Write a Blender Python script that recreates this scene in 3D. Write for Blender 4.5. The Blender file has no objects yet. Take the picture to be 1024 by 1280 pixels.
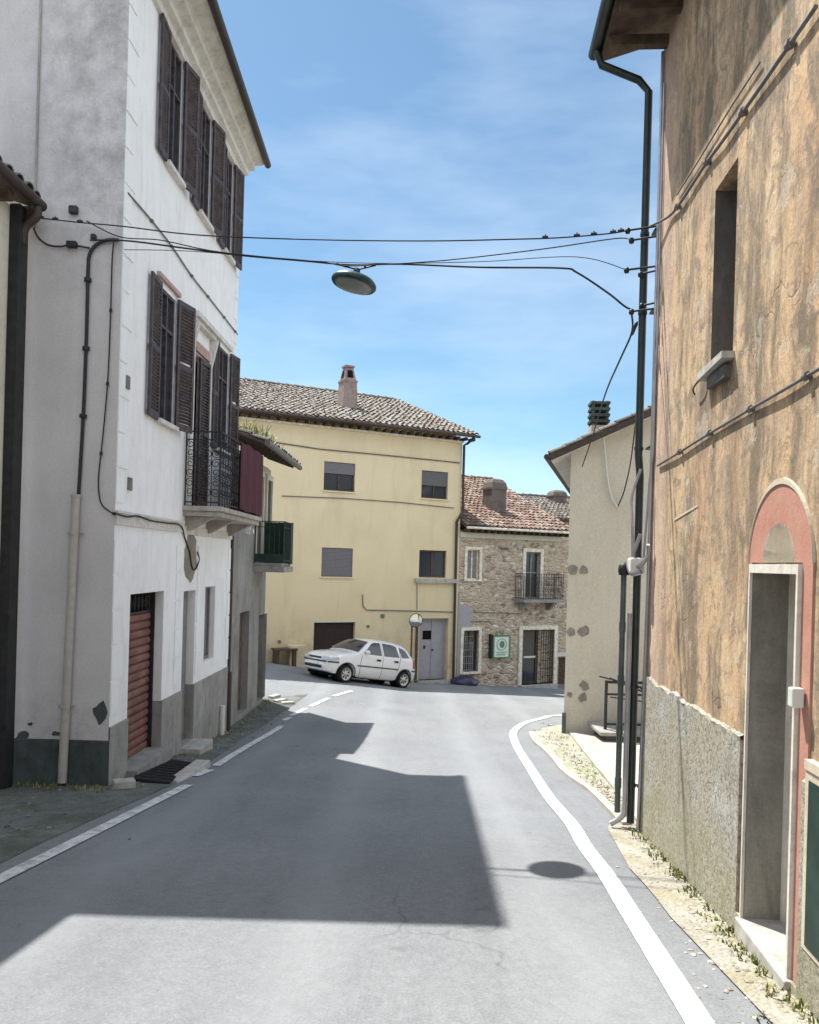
import bpy, bmesh, math, random
from mathutils import Vector, noise as mnoise
R = math.radians
rnd = random.Random(7)
scn = bpy.context.scene
C = scn.collection

# ------------------------------------------------------------------ camera
FPX = 985.0            # focal length in photo pixels (photo 1024 x 1280)
ROLL = 0.028
CX, CY = 512.0, 703.0  # principal point: eye level in the photo
cam = bpy.data.cameras.new('camera'); camo = bpy.data.objects.new('camera', cam); C.objects.link(camo)
cam.sensor_fit = 'HORIZONTAL'; cam.sensor_width = 36.0; cam.lens = 36.0 * FPX / 1024.0
cam.shift_x = 0.0; cam.shift_y = (CY - 640.0) / 1024.0
cam.clip_start = 0.05; cam.clip_end = 2000
camo.location = (0, 0, 0); camo.rotation_euler = (math.pi / 2, -ROLL, 0)
scn.camera = camo

# ------------------------------------------------------------------ light
SUN_H = Vector((-0.64, 0.768)).normalized(); SUN_EL = R(61)
sd = Vector((SUN_H.x * math.cos(SUN_EL), SUN_H.y * math.cos(SUN_EL), math.sin(SUN_EL)))
sl = bpy.data.lights.new('sun', 'SUN'); sl.energy = 4.8; sl.angle = R(0.55); sl.color = (1.0, 0.955, 0.88)
slo = bpy.data.objects.new('sun', sl); C.objects.link(slo)
slo.location = sd * 60; slo.rotation_euler = (-sd).to_track_quat('-Z', 'Y').to_euler()
w = bpy.data.worlds.new("World"); scn.world = w; w.use_nodes = True
nt = w.node_tree; nt.nodes.clear()
out = nt.nodes.new('ShaderNodeOutputWorld'); bg = nt.nodes.new('ShaderNodeBackground')
sky = nt.nodes.new('ShaderNodeTexSky'); sky.sky_type = 'NISHITA'; sky.sun_disc = False
sky.sun_elevation = SUN_EL; sky.sun_rotation = math.atan2(SUN_H.x, SUN_H.y)
sky.air_density = 1.0; sky.dust_density = 0.5; sky.ozone_density = 1.2; sky.altitude = 400
tc = nt.nodes.new('ShaderNodeTexCoord'); mp = nt.nodes.new('ShaderNodeMapping')
mp.inputs['Scale'].default_value = (1.3, 1.3, 4.5); mp.inputs['Location'].default_value = (0.35, 0.1, 0.0)
nz = nt.nodes.new('ShaderNodeTexNoise'); nz.inputs['Scale'].default_value = 1.9; nz.inputs['Detail'].default_value = 7
nz.inputs['Roughness'].default_value = 0.55
cr = nt.nodes.new('ShaderNodeValToRGB'); cr.color_ramp.elements[0].position = 0.40; cr.color_ramp.elements[1].position = 0.80
cr.color_ramp.elements[0].color = (0.0, 0.0, 0.0, 1); cr.color_ramp.elements[1].color = (0.40, 0.40, 0.40, 1)
mx = nt.nodes.new('ShaderNodeMix'); mx.data_type = 'RGBA'; mx.inputs[7].default_value = (8.2, 9.0, 9.8, 1)
nt.links.new(tc.outputs['Generated'], mp.inputs['Vector']); nt.links.new(mp.outputs[0], nz.inputs['Vector'])
nt.links.new(nz.outputs[0], cr.inputs[0]); nt.links.new(cr.outputs[0], mx.inputs[0])
tint = nt.nodes.new('ShaderNodeMix'); tint.data_type = 'RGBA'; tint.blend_type = 'MULTIPLY'; tint.inputs[0].default_value = 1.0
tint.inputs[7].default_value = (.90, 1.08, 1.06, 1); nt.links.new(sky.outputs[0], tint.inputs[6]); nt.links.new(tint.outputs[2], mx.inputs[6])
# bright cloud added out of view overhead and behind, lifting the shade; clear blue ahead
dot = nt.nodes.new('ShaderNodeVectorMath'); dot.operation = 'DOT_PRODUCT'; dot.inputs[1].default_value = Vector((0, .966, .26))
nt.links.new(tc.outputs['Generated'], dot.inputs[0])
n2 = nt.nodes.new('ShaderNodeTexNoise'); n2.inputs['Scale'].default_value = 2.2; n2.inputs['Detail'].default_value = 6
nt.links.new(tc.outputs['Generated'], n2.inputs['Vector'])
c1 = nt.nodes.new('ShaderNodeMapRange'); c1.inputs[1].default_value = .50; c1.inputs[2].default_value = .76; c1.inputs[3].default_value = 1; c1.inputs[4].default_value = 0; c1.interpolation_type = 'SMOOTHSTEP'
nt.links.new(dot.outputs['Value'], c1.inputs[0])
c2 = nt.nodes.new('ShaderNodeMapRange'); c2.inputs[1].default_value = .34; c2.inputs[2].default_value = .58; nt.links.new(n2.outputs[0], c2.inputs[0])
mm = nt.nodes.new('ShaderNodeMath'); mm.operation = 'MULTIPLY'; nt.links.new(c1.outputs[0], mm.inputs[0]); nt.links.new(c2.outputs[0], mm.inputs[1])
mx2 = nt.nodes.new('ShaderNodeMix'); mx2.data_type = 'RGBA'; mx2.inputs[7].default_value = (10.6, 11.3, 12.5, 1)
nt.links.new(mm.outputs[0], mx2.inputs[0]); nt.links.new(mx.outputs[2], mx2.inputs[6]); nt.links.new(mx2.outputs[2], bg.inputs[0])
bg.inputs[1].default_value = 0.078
nt.links.new(bg.outputs[0], out.inputs[0])
scn.view_settings.view_transform = 'Standard'; scn.view_settings.look = 'None'
scn.view_settings.exposure = 0.90; scn.view_settings.gamma = 1.0
scn.render.engine = 'CYCLES'
scn.cycles.max_bounces = 8; scn.cycles.diffuse_bounces = 5

# ------------------------------------------------------------------ pixel -> world helpers
def ray(px, py):
    u0, v0 = px - CX, CY - py
    c, s = math.cos(ROLL), math.sin(ROLL)
    return Vector(((u0 * c - v0 * s) / FPX, 1.0, (u0 * s + v0 * c) / FPX))
def at(px, py, Y): return ray(px, py) * Y
def sstep(a, b, x):
    t = min(1.0, max(0.0, (x - a) / (b - a))); return t * t * (3 - 2 * t)
def H(x, y):
    """ground height; eye level is 0"""
    yc = max(-25.0, min(y, 60.0))
    k = sstep(11, 17, yc)
    far = -3.25 - 0.060 * (yc - 14) - 0.046 * max(0.0, min(yc, 33.0) - 23.4) - 0.02 * max(0.0, yc - 33.0)
    z = (-1.85 - 0.10 * yc) * (1 - k) + far * k
    wv = sstep(15, 25, yc); xc = max(-14.0, min(14.0, x))
    q = (math.sqrt(xc * xc + 0.25) - xc) * 0.5 - 0.25 * math.exp(-xc * xc)     # soft max(-x,0)
    p = xc + q
    return z + wv * (0.14 * q - 0.04 * p)
def G(px, py):
    r = ray(px, py); a, b = 1.0, 60.0
    for _ in range(60):
        m = (a + b) / 2
        if r.z * m > H(r.x * m, m): a = m
        else: b = m
    return Vector((r.x * a, a, H(r.x * a, a)))

class Frame:
    """a vertical wall plane: s runs left to right seen from outside, d outwards, z up"""
    def __init__(s, o, d):
        l = math.hypot(*d); s.o = Vector((o[0], o[1], 0)); s.d = Vector((d[0] / l, d[1] / l, 0))
        s.n = Vector((s.d.y, -s.d.x, 0))
    def p(s, a, d, z): return s.o + s.d * a + s.n * d + Vector((0, 0, z))
    def hit(s, px, py, d=0.0):
        r = ray(px, py); o = s.o + s.n * d
        t = o.dot(s.n) / r.dot(s.n); q = r * t
        return ((q - o).dot(s.d), q.z)
    def ground(s, a, d=0.0):
        q = s.p(a, d, 0); return H(q.x, q.y)
    def sub(s, a, d, ang):
        q = s.p(a, d, 0); c, sn = math.cos(ang), math.sin(ang)
        return Frame((q.x, q.y), (s.d.x * c - s.d.y * sn, s.d.x * sn + s.d.y * c))

# ------------------------------------------------------------------ mesh builder
ORG = {}
class MB:
    def __init__(s): s.v = []; s.f = []; s.m = []; s.sm = []
    def face(s, pts, m=0, smooth=False):
        i = len(s.v); s.v += [Vector(p) for p in pts]; s.f.append(tuple(range(i, i + len(pts)))); s.m.append(m); s.sm.append(smooth)
    def raw(s, vs, fs, m=0, smooth=False):
        i = len(s.v); s.v += [Vector(p) for p in vs]
        for f in fs: s.f.append(tuple(i + k for k in f)); s.m.append(m); s.sm.append(smooth)
    def hexa(s, c, m=0):
        s.raw(c, [(0, 3, 2, 1), (4, 5, 6, 7), (0, 1, 5, 4), (1, 2, 6, 5), (2, 3, 7, 6), (3, 0, 4, 7)], m)
    def fb(s, F, s0, s1, d0, d1, z0, z1, m=0):
        s.hexa([F.p(s0, d1, z0), F.p(s1, d1, z0), F.p(s1, d0, z0), F.p(s0, d0, z0),
                F.p(s0, d1, z1), F.p(s1, d1, z1), F.p(s1, d0, z1), F.p(s0, d0, z1)], m)
    def box(s, x0, x1, y0, y1, z0, z1, m=0):
        s.hexa([(x0, y0, z0), (x1, y0, z0), (x1, y1, z0), (x0, y1, z0), (x0, y0, z1), (x1, y0, z1), (x1, y1, z1), (x0, y1, z1)], m)
    def tube(s, path, r, seg=8, m=0, caps=True, radii=None):
        path = [Vector(p) for p in path]; n = len(path); vs = []; fs = []; up = None
        for i, p in enumerate(path):
            t = (path[min(i + 1, n - 1)] - path[max(i - 1, 0)])
            if t.length < 1e-9: t = Vector((0, 0, 1))
            t.normalize()
            if up is None:
                up = Vector((0, 0, 1)) if abs(t.z) < .9 else Vector((1, 0, 0))
            a = (up - t * up.dot(t)).normalized(); b = t.cross(a); up = a
            rr = radii[i] if radii else r
            for k in range(seg):
                an = 2 * math.pi * k / seg; vs.append(p + a * (math.cos(an) * rr) + b * (math.sin(an) * rr))
        for i in range(n - 1):
            for k in range(seg):
                k2 = (k + 1) % seg; fs.append((i * seg + k, i * seg + k2, (i + 1) * seg + k2, (i + 1) * seg + k))
        s.raw(vs, fs, m, True)
        if caps:
            s.raw([vs[k] for k in range(seg)], [tuple(reversed(range(seg)))], m)
            s.raw([vs[(n - 1) * seg + k] for k in range(seg)], [tuple(range(seg))], m)
    def lathe(s, c, axis, prof, seg=20, m=0):
        """prof: list of (t along axis, radius)"""
        c = Vector(c); ax = Vector(axis).normalized(); a = ax.orthogonal().normalized(); b = ax.cross(a); vs = []; fs = []
        for t, r in prof:
            for k in range(seg):
                an = 2 * math.pi * k / seg; vs.append(c + ax * t + (a * math.cos(an) + b * math.sin(an)) * max(r, 1e-4))
        for i in range(len(prof) - 1):
            for k in range(seg):
                k2 = (k + 1) % seg; fs.append((i * seg + k, i * seg + k2, (i + 1) * seg + k2, (i + 1) * seg + k))
        s.raw(vs, fs, m, True)
    def build(s, name, mats, parent=None, loc=None, kind=None, label=None, cat=None, group=None, bevel=0):
        me = bpy.data.meshes.new(name)
        if parent is not None: org = ORG[parent.name]
        elif loc is not None: org = Vector(loc)
        else:
            n = len(s.v); org = Vector((sum(p.x for p in s.v) / n, sum(p.y for p in s.v) / n, min(p.z for p in s.v)))
        me.from_pydata([tuple(p - org) for p in s.v], [], s.f)
        if not isinstance(mats, (list, tuple)): mats = [mats]
        for mt in mats: me.materials.append(mt)
        me.polygons.foreach_set('material_index', s.m); me.polygons.foreach_set('use_smooth', s.sm)
        me.update()
        o = bpy.data.objects.new(name, me); C.objects.link(o)
        if parent is not None: o.parent = parent
        else: o.location = org
        ORG[o.name] = org
        if bevel:
            bm = bmesh.new(); bm.from_mesh(me); bmesh.ops.remove_doubles(bm, verts=bm.verts, dist=1e-5); bm.to_mesh(me); bm.free()
            b = o.modifiers.new('bevel', 'BEVEL'); b.width = bevel; b.segments = 2; b.limit_method = 'ANGLE'
        tag(o, label, cat, group, kind)
        return o
def tag(o, label=None, cat=None, group=None, kind=None):
    if label: o['label'] = label
    if cat: o['category'] = cat
    if group: o['group'] = group
    if kind: o['kind'] = kind
def thing(name, label, cat, loc, group=None):
    o = bpy.data.objects.new(name, None); C.objects.link(o); o.location = loc; o.empty_display_size = .3
    ORG[o.name] = Vector(loc); tag(o, label, cat, group); return o
def wall(mb, F, s0, s1, z0, z1, holes=(), d=0.0, m=0, mr=None):
    """wall face with rectangular openings (sa,sb,za,zb,depth) and their reveals"""
    S = sorted(set([s0, s1] + [h[0] for h in holes] + [h[1] for h in holes])); Z = sorted(set([z0, z1] + [h[2] for h in holes] + [h[3] for h in holes]))
    S = [a for a in S if s0 <= a <= s1]; Z = [a for a in Z if z0 <= a <= z1]
    for i in range(len(S) - 1):
        for j in range(len(Z) - 1):
            a, b = (S[i] + S[i + 1]) / 2, (Z[j] + Z[j + 1]) / 2
            if any(h[0] < a < h[1] and h[2] < b < h[3] for h in holes): continue
            mb.face([F.p(S[i], d, Z[j]), F.p(S[i + 1], d, Z[j]), F.p(S[i + 1], d, Z[j + 1]), F.p(S[i], d, Z[j + 1])], m)
    mr = m if mr is None else mr
    for (a, b, za, zb, dp) in holes:
        e = d - dp; bot, tp_ = za > z0 + 1e-4, zb < z1 - 1e-4; za, zb = max(za, z0), min(zb, z1)
        if zb <= za: continue
        mb.face([F.p(a, d, za), F.p(a, d, zb), F.p(a, e, zb), F.p(a, e, za)], mr)
        mb.face([F.p(b, d, zb), F.p(b, d, za), F.p(b, e, za), F.p(b, e, zb)], mr)
        if tp_: mb.face([F.p(a, d, zb), F.p(b, d, zb), F.p(b, e, zb), F.p(a, e, zb)], mr)
        if bot: mb.face([F.p(b, d, za), F.p(a, d, za), F.p(a, e, za), F.p(b, e, za)], mr)
def drape(mb, poly, dz, step=0.5, m=0):
    """a polygon laid over the ground, cut along the terrain grid"""
    bm = bmesh.new(); bm.faces.new([bm.verts.new((p[0], p[1], 0)) for p in poly])
    for ax in (0, 1):
        lo = min(p[ax] for p in poly); hi = max(p[ax] for p in poly); k = math.ceil(lo / step)
        while k * step < hi:
            co = [0, 0, 0]; co[ax] = k * step; no = [0, 0, 0]; no[ax] = 1
            bmesh.ops.bisect_plane(bm, geom=bm.verts[:] + bm.edges[:] + bm.faces[:], plane_co=co, plane_no=no, dist=1e-5); k += 1
    bmesh.ops.triangulate(bm, faces=bm.faces[:])
    bm.normal_update()
    bm.verts.index_update()
    vs = [(v.co.x, v.co.y, H(v.co.x, v.co.y) + dz) for v in bm.verts]
    fs = [tuple(v.index for v in (f.verts if f.normal.z > 0 else reversed(list(f.verts)))) for f in bm.faces]
    mb.raw(vs, fs, m); bm.free()
def ribbon(pts, wd):
    """outline of a band of width wd along pts (2D)"""
    P = [Vector((p[0], p[1])) for p in pts]; L = []; Rr = []
    for i, p in enumerate(P):
        t = (P[min(i + 1, len(P) - 1)] - P[max(i - 1, 0)]).normalized(); n = Vector((-t.y, t.x)); L.append(p + n * wd / 2); Rr.append(p - n * wd / 2)
    return L + Rr[::-1]
def smooth(pts, k=6):
    """Catmull-Rom"""
    P = [Vector(p) for p in pts]; o = []
    for i in range(len(P) - 1):
        a, b, c, d = P[max(i - 1, 0)], P[i], P[i + 1], P[min(i + 2, len(P) - 1)]
        for j in range(k):
            t = j / k; o.append(.5 * ((2 * b) + (c - a) * t + (2 * a - 5 * b + 4 * c - d) * t * t + (3 * b - a - 3 * c + d) * t ** 3))
    o.append(P[-1]); return o

# ------------------------------------------------------------------ materials
class NB:
    def __init__(s, name, rough=.85, spec=.3, metal=0.0):
        s.mat = bpy.data.materials.new(name); s.mat.use_nodes = True; s.t = s.mat.node_tree; s.b = s.t.nodes['Principled BSDF']
        s.b.inputs['Roughness'].default_value = rough; s.b.inputs['Metallic'].default_value = metal
        s.b.inputs['Specular IOR Level'].default_value = spec
        s.tc = s.t.nodes.new('ShaderNodeTexCoord').outputs['Object']
    def L(s, a, b): s.t.links.new(a, b)
    def vec(s, sc=(1, 1, 1), loc=(0, 0, 0), src=None):
        m = s.t.nodes.new('ShaderNodeMapping'); m.inputs['Scale'].default_value = sc; m.inputs['Location'].default_value = loc
        s.L(src or s.tc, m.inputs['Vector']); return m.outputs[0]
    def noise(s, scale, detail=4, rough=.55, v=None, dist=0):
        n = s.t.nodes.new('ShaderNodeTexNoise'); n.inputs['Scale'].default_value = scale; n.inputs['Detail'].default_value = detail
        n.inputs['Roughness'].default_value = rough; n.inputs['Distortion'].default_value = dist; s.L(v or s.tc, n.inputs['Vector']); return n.outputs[0]
    def voro(s, scale, v=None, feat='F1', rand=1.0):
        n = s.t.nodes.new('ShaderNodeTexVoronoi'); n.feature = feat; n.inputs['Scale'].default_value = scale
        n.inputs['Randomness'].default_value = rand; s.L(v or s.tc, n.inputs['Vector']); return n
    def ramp(s, f, stops):
        n = s.t.nodes.new('ShaderNodeValToRGB'); e = n.color_ramp.elements
        while len(e) < len(stops): e.new(0.5)
        for i, (p, c) in enumerate(stops):
            e[i].position = p; e[i].color = (c, c, c, 1) if isinstance(c, (int, float)) else (*c, 1)
        s.L(f, n.inputs[0]); return n.outputs[0]
    def mix(s, f, a, b, mode='MIX'):
        n = s.t.nodes.new('ShaderNodeMix'); n.data_type = 'RGBA'; n.blend_type = mode
        for i, x in ((0, f), (6, a), (7, b)):
            if isinstance(x, (int, float)): n.inputs[i].default_value = x if i == 0 else (x, x, x, 1)
            elif isinstance(x, tuple): n.inputs[i].default_value = (*x, 1)
            else: s.L(x, n.inputs[i])
        return n.outputs[2]
    def math(s, op, a, b=0.0, clamp=False):
        n = s.t.nodes.new('ShaderNodeMath'); n.operation = op; n.use_clamp = clamp
        for i, x in enumerate((a, b)):
            if isinstance(x, (int, float)): n.inputs[i].default_value = x
            else: s.L(x, n.inputs[i])
        return n.outputs[0]
    def sep(s, v=None):
        n = s.t.nodes.new('ShaderNodeSeparateXYZ'); s.L(v or s.tc, n.inputs[0]); return n.outputs
    def island(s):
        return s.t.nodes.new('ShaderNodeNewGeometry').outputs['Random Per Island']
    def col(s, c):
        if isinstance(c, tuple): s.b.inputs['Base Color'].default_value = (*c, 1)
        else: s.L(c, s.b.inputs['Base Color'])
        return s
    def bump(s, h, st=.3, dist=.02):
        n = s.t.nodes.new('ShaderNodeBump'); n.inputs['Strength'].default_value = st; n.inputs['Distance'].default_value = dist
        s.L(h, n.inputs['Height']); s.L(n.outputs[0], s.b.inputs['Normal']); return s
    def done(s): return s.mat
def mul(c, k): return tuple(x * k for x in c)

def plaster(name, base, stain, light, streak=.5, spots=.35, sc=1.0, bump=.35, rough=.92, loc=(0, 0, 0)):
    """weathered lime plaster: blotches, rain streaks, chips, fine grain"""
    n = NB(name, rough, .15); v = n.vec((sc, sc, sc), loc)
    big = n.noise(.8, 6, .6, v, .6); med = n.noise(3.6, 6, .62, v, .3)
    st = n.noise(1.0, 7, .7, n.vec((3.1 * sc, 3.1 * sc, .7 * sc), loc), 1.2); fine = n.noise(38, 4, .6, v)
    c = n.mix(n.ramp(big, [(.34, 0.0), (.68, 1.0)]), base, light)
    c = n.mix(n.math('MULTIPLY', n.ramp(st, [(.44, 0.0), (.72, 1.0)]), streak), c, stain)
    c = n.mix(n.math('MULTIPLY', n.ramp(med, [(.52, 0.0), (.74, 1.0)]), spots), c, stain)
    c = n.mix(.35, c, n.ramp(fine, [(.3, .35), (.7, .68)]), 'OVERLAY')
    n.col(c)
    hgt = n.math('ADD', n.math('MULTIPLY', med, .7), n.math('MULTIPLY', fine, .25))
    n.bump(hgt, bump, .02); return n.done()
def simple(name, c, rough=.7, spec=.3, metal=0.0, var=.35, sc=9, bump=.12):
    n = NB(name, rough, spec, metal); a = n.noise(sc, 5, .6)
    n.col(n.mix(n.ramp(a, [(.3, 0.0), (.7, 1.0)]), mul(c, 1 - var), mul(c, 1 + var * .6)))
    n.bump(a, bump, .01); return n.done()
M = {}
M['white_plaster'] = plaster('white_plaster', (.82, .825, .83), (.56, .55, .535), (.85, .855, .86), .38, .22, 1.0, .3)
M['quoin'] = plaster('quoin_plaster', (.82, .83, .83), (.55, .55, .54), (.87, .88, .88), .3, .2)
M['moulding'] = plaster('moulding_plaster', (.60, .58, .54), (.30, .27, .24), (.68, .67, .64), .5, .5, 1.5)

def gable_mat():
    n = NB('grey_gable_plaster', .93, .15)
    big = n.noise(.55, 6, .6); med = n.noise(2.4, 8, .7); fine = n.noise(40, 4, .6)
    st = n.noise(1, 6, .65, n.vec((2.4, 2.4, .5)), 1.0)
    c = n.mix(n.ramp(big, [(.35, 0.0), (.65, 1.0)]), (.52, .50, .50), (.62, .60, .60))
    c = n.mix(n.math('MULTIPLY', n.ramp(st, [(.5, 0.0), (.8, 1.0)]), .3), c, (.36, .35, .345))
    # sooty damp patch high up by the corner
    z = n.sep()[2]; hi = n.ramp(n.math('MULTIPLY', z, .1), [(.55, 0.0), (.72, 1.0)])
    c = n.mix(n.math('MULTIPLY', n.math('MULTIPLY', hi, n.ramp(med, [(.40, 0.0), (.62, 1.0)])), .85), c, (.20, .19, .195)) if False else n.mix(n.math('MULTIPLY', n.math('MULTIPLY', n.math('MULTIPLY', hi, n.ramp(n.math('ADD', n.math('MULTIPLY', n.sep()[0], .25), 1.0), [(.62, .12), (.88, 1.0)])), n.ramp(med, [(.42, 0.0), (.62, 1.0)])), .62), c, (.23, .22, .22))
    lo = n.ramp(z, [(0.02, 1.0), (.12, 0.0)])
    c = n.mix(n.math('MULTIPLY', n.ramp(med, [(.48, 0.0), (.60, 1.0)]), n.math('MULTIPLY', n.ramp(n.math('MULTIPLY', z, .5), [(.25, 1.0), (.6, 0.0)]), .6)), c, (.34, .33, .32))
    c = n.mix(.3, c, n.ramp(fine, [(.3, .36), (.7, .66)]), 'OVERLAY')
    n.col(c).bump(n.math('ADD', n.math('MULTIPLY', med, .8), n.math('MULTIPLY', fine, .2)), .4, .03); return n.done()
M['gable'] = gable_mat()
M['plinth_dark'] = plaster('dark_plinth', (.065, .066, .066), (.03, .034, .03), (.09, .125, .12), .5, .5, 1.6)
M['plinth_grey'] = plaster('grey_plinth', (.29, .28, .265), (.14, .14, .13), (.37, .36, .34), .6, .5, 1.6, .5)
M['cream'] = plaster('cream_plaster', (.64, .63, .52), (.36, .34, .26), (.62, .6, .5), .3, .2)
M['grey_house'] = plaster('grey_render', (.245, .24, .228), (.12, .118, .11), (.33, .325, .31), .7, .55, .9, .5)
M['pale_house'] = plaster('pale_render', (.52, .49, .40), (.39, .365, .295), (.56, .53, .44), .3, .15, .8, .25)
M['pink'] = plaster('pink_paint', (.43, .19, .145), (.42, .28, .195), (.48, .255, .205), .65, .7, 3.8)
M['rose'] = plaster('faded_rose_plaster', (.42, .27, .245), (.26, .19, .17), (.5, .38, .35), .6, .6, 4)
M['tympanum'] = plaster('pale_green_render', (.52, .47, .36), (.50, .30, .22), (.56, .53, .42), .4, .5, 4)
M['dirty_frame'] = plaster('dirty_pale_paint', (.62, .58, .50), (.33, .29, .24), (.70, .67, .60), .5, .5, 4)
M['jamb_concrete'] = plaster('grey_concrete', (.235, .215, .18), (.13, .115, .095), (.31, .29, .25), .55, .5, 1.6, .5)
M['jamb_dark'] = plaster('dark_reveal', (.10, .095, .09), (.05, .05, .045), (.15, .14, .13), .5, .4, 2)  # dark tone that also paints shade on the ochre window reveal and landing base

def yellow_mat():
    n = NB('yellow_render', .9, .15)
    big = n.noise(.5, 6, .6, None, .5); med = n.noise(2.6, 6, .65); fine = n.noise(30, 4, .6)
    st = n.noise(1, 5, .6, n.vec((2, 2, .4)), 1.0)
    c = n.mix(n.ramp(big, [(.35, 0.0), (.65, 1.0)]), (.68, .575, .37), (.74, .64, .43))
    c = n.mix(n.math('MULTIPLY', n.ramp(st, [(.50, 0.0), (.75, 1.0)]), .4), c, (.53, .45, .30))
    z = n.sep()[2]
    lo = n.ramp(n.math('MULTIPLY', z, .25), [(.0, 1.0), (.55, 0.0)])
    c = n.mix(n.math('MULTIPLY', lo, n.ramp(med, [(.42, 0.0), (.62, 1.0)])), c, (.46, .39, .27))
    c = n.mix(.25, c, n.ramp(fine, [(.3, .38), (.7, .64)]), 'OVERLAY')
    n.col(c).bump(n.math('ADD', n.math('MULTIPLY', med, .6), n.math('MULTIPLY', fine, .3)), .3, .02); return n.done()
M['yellow'] = yellow_mat()

def ochre_mat():
    n = NB('ochre_weathered_plaster', .93, .12)
    # one warped coordinate set, so that runs wander instead of ruling straight lines
    def warp(sc, amt, loc=(0, 0, 0)):
        nn = n.t.nodes.new('ShaderNodeTexNoise'); nn.inputs['Scale'].default_value = 1.7; nn.inputs['Detail'].default_value = 3; n.L(n.tc, nn.inputs['Vector'])
        s_ = n.t.nodes.new('ShaderNodeVectorMath'); s_.operation = 'SCALE'; s_.inputs['Scale'].default_value = amt; n.L(nn.outputs['Color'], s_.inputs[0])
        a_ = n.t.nodes.new('ShaderNodeVectorMath'); a_.operation = 'ADD'; n.L(n.vec(sc, loc), a_.inputs[0]); n.L(s_.outputs[0], a_.inputs[1]); return a_.outputs[0]
    big = n.noise(.75, 5, .6, None, .9); pat = n.noise(1.0, 7, .68, warp((1.5, 1.5, .8), .9)); med = n.noise(5.0, 8, .7, None, .8); fine = n.noise(48, 5, .68)
    st = n.noise(1.0, 8, .72, warp((3.6, 3.6, .62), 1.1)); st2 = n.noise(1.0, 7, .7, warp((8, 8, 1.1), 1.3, (3, 1, 5)))
    c = n.ramp(pat, [(.30, (.25, .20, .145)), (.42, (.42, .31, .205)), (.52, (.53, .37, .225)), (.62, (.55, .42, .275)), (.76, (.53, .44, .32))])
    c = n.mix(n.math('MULTIPLY', n.ramp(st, [(.43, 0.0), (.58, 1.0)]), .86), c, (.165, .135, .10))
    c = n.mix(n.math('MULTIPLY', n.ramp(st2, [(.56, 0.0), (.66, 1.0)]), .60), c, (.56, .48, .355))
    c = n.mix(n.math('MULTIPLY', n.ramp(n.noise(1.0, 6, .7, warp((2.2, 2.2, .5), .8, (7, 2, 2))), [(.55, 0.0), (.68, 1.0)]), .65), c, (.52, .315, .18))
    c = n.mix(n.math('MULTIPLY', n.ramp(med, [(.52, 0.0), (.60, 1.0)]), .62), c, (.17, .14, .11))
    mo = n.noise(1.0, 8, .75, warp((11, 11, 5), 1.5, (2, 9, 4))); c = n.mix(n.math('MULTIPLY', n.ramp(mo, [(.54, 0.0), (.62, 1.0)]), .5), c, (.25, .205, .155))
    flk = n.ramp(n.noise(2.3, 7, .62, warp((1.6, 1.6, 1.1), .8, (11, 3, 1))), [(.615, 0.0), (.63, 1.0)])
    c = n.mix(n.math('MULTIPLY', flk, .45), c, (.47, .42, .34))
    ck = n.t.nodes.new('ShaderNodeTexVoronoi'); ck.feature = 'DISTANCE_TO_EDGE'; ck.inputs['Scale'].default_value = .8; n.L(warp((1.2, 1.2, .8), 1.6, (4, 4, 4)), ck.inputs['Vector'])
    crk = n.math('MULTIPLY', n.ramp(ck.outputs['Distance'], [(.004, 1.0), (.011, 0.0)]), n.ramp(n.noise(.9, 3), [(.53, 0.0), (.62, 1.0)]))
    c = n.mix(n.math('MULTIPLY', crk, .35), c, (.10, .085, .07))
    y = n.sep()[1]
    rosy = n.math('MULTIPLY', n.ramp(n.math('MULTIPLY', y, .1), [(.31, 0.0), (.37, 1.0)]), n.ramp(big, [(.3, .45), (.6, .95)]))
    c = n.mix(n.math('MULTIPLY', rosy, .8), c, (.60, .44, .35))
    c = n.mix(.55, c, n.ramp(fine, [(.28, .28), (.72, .74)]), 'OVERLAY')
    n.col(c).bump(n.math('SUBTRACT', n.math('ADD', n.math('MULTIPLY', med, .8), n.math('MULTIPLY', fine, .35)), n.math('ADD', n.math('MULTIPLY', flk, .35), n.math('MULTIPLY', crk, .4))), .42, .02); return n.done()
M['ochre'] = ochre_mat()
def roughcast():
    n = NB('roughcast_plinth', .95, .12)
    big = n.noise(1.2, 6, .65, None, .9); med = n.noise(5, 8, .72, None, .5); gr = n.noise(26, 5, .75, None, .6); fine = n.noise(90, 4, .7)
    c = n.ramp(big, [(.34, (.27, .255, .205)), (.48, (.39, .36, .29)), (.58, (.36, .35, .305)), (.70, (.45, .435, .41))])
    c = n.mix(n.math('MULTIPLY', n.ramp(med, [(.50, 0.0), (.64, 1.0)]), .65), c, (.30, .28, .225))
    c = n.mix(n.math('MULTIPLY', n.ramp(gr, [(.49, 0.0), (.60, 1.0)]), .85), c, (.165, .15, .12))
    z = n.sep()[2]
    c = n.mix(n.math('MULTIPLY', n.ramp(z, [(.1, 1.0), (.55, 0.0)]), n.math('MULTIPLY', n.ramp(med, [(.38, 0.0), (.6, 1.0)]), .6)), c, (.27, .28, .17))
    c = n.mix(.55, c, n.ramp(fine, [(.3, .25), (.7, .75)]), 'OVERLAY')
    n.col(c).bump(n.math('SUBTRACT', n.math('MULTIPLY', med, .7), n.math('MULTIPLY', gr, .7)), .75, .025); return n.done()
M['roughcast'] = roughcast()
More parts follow.
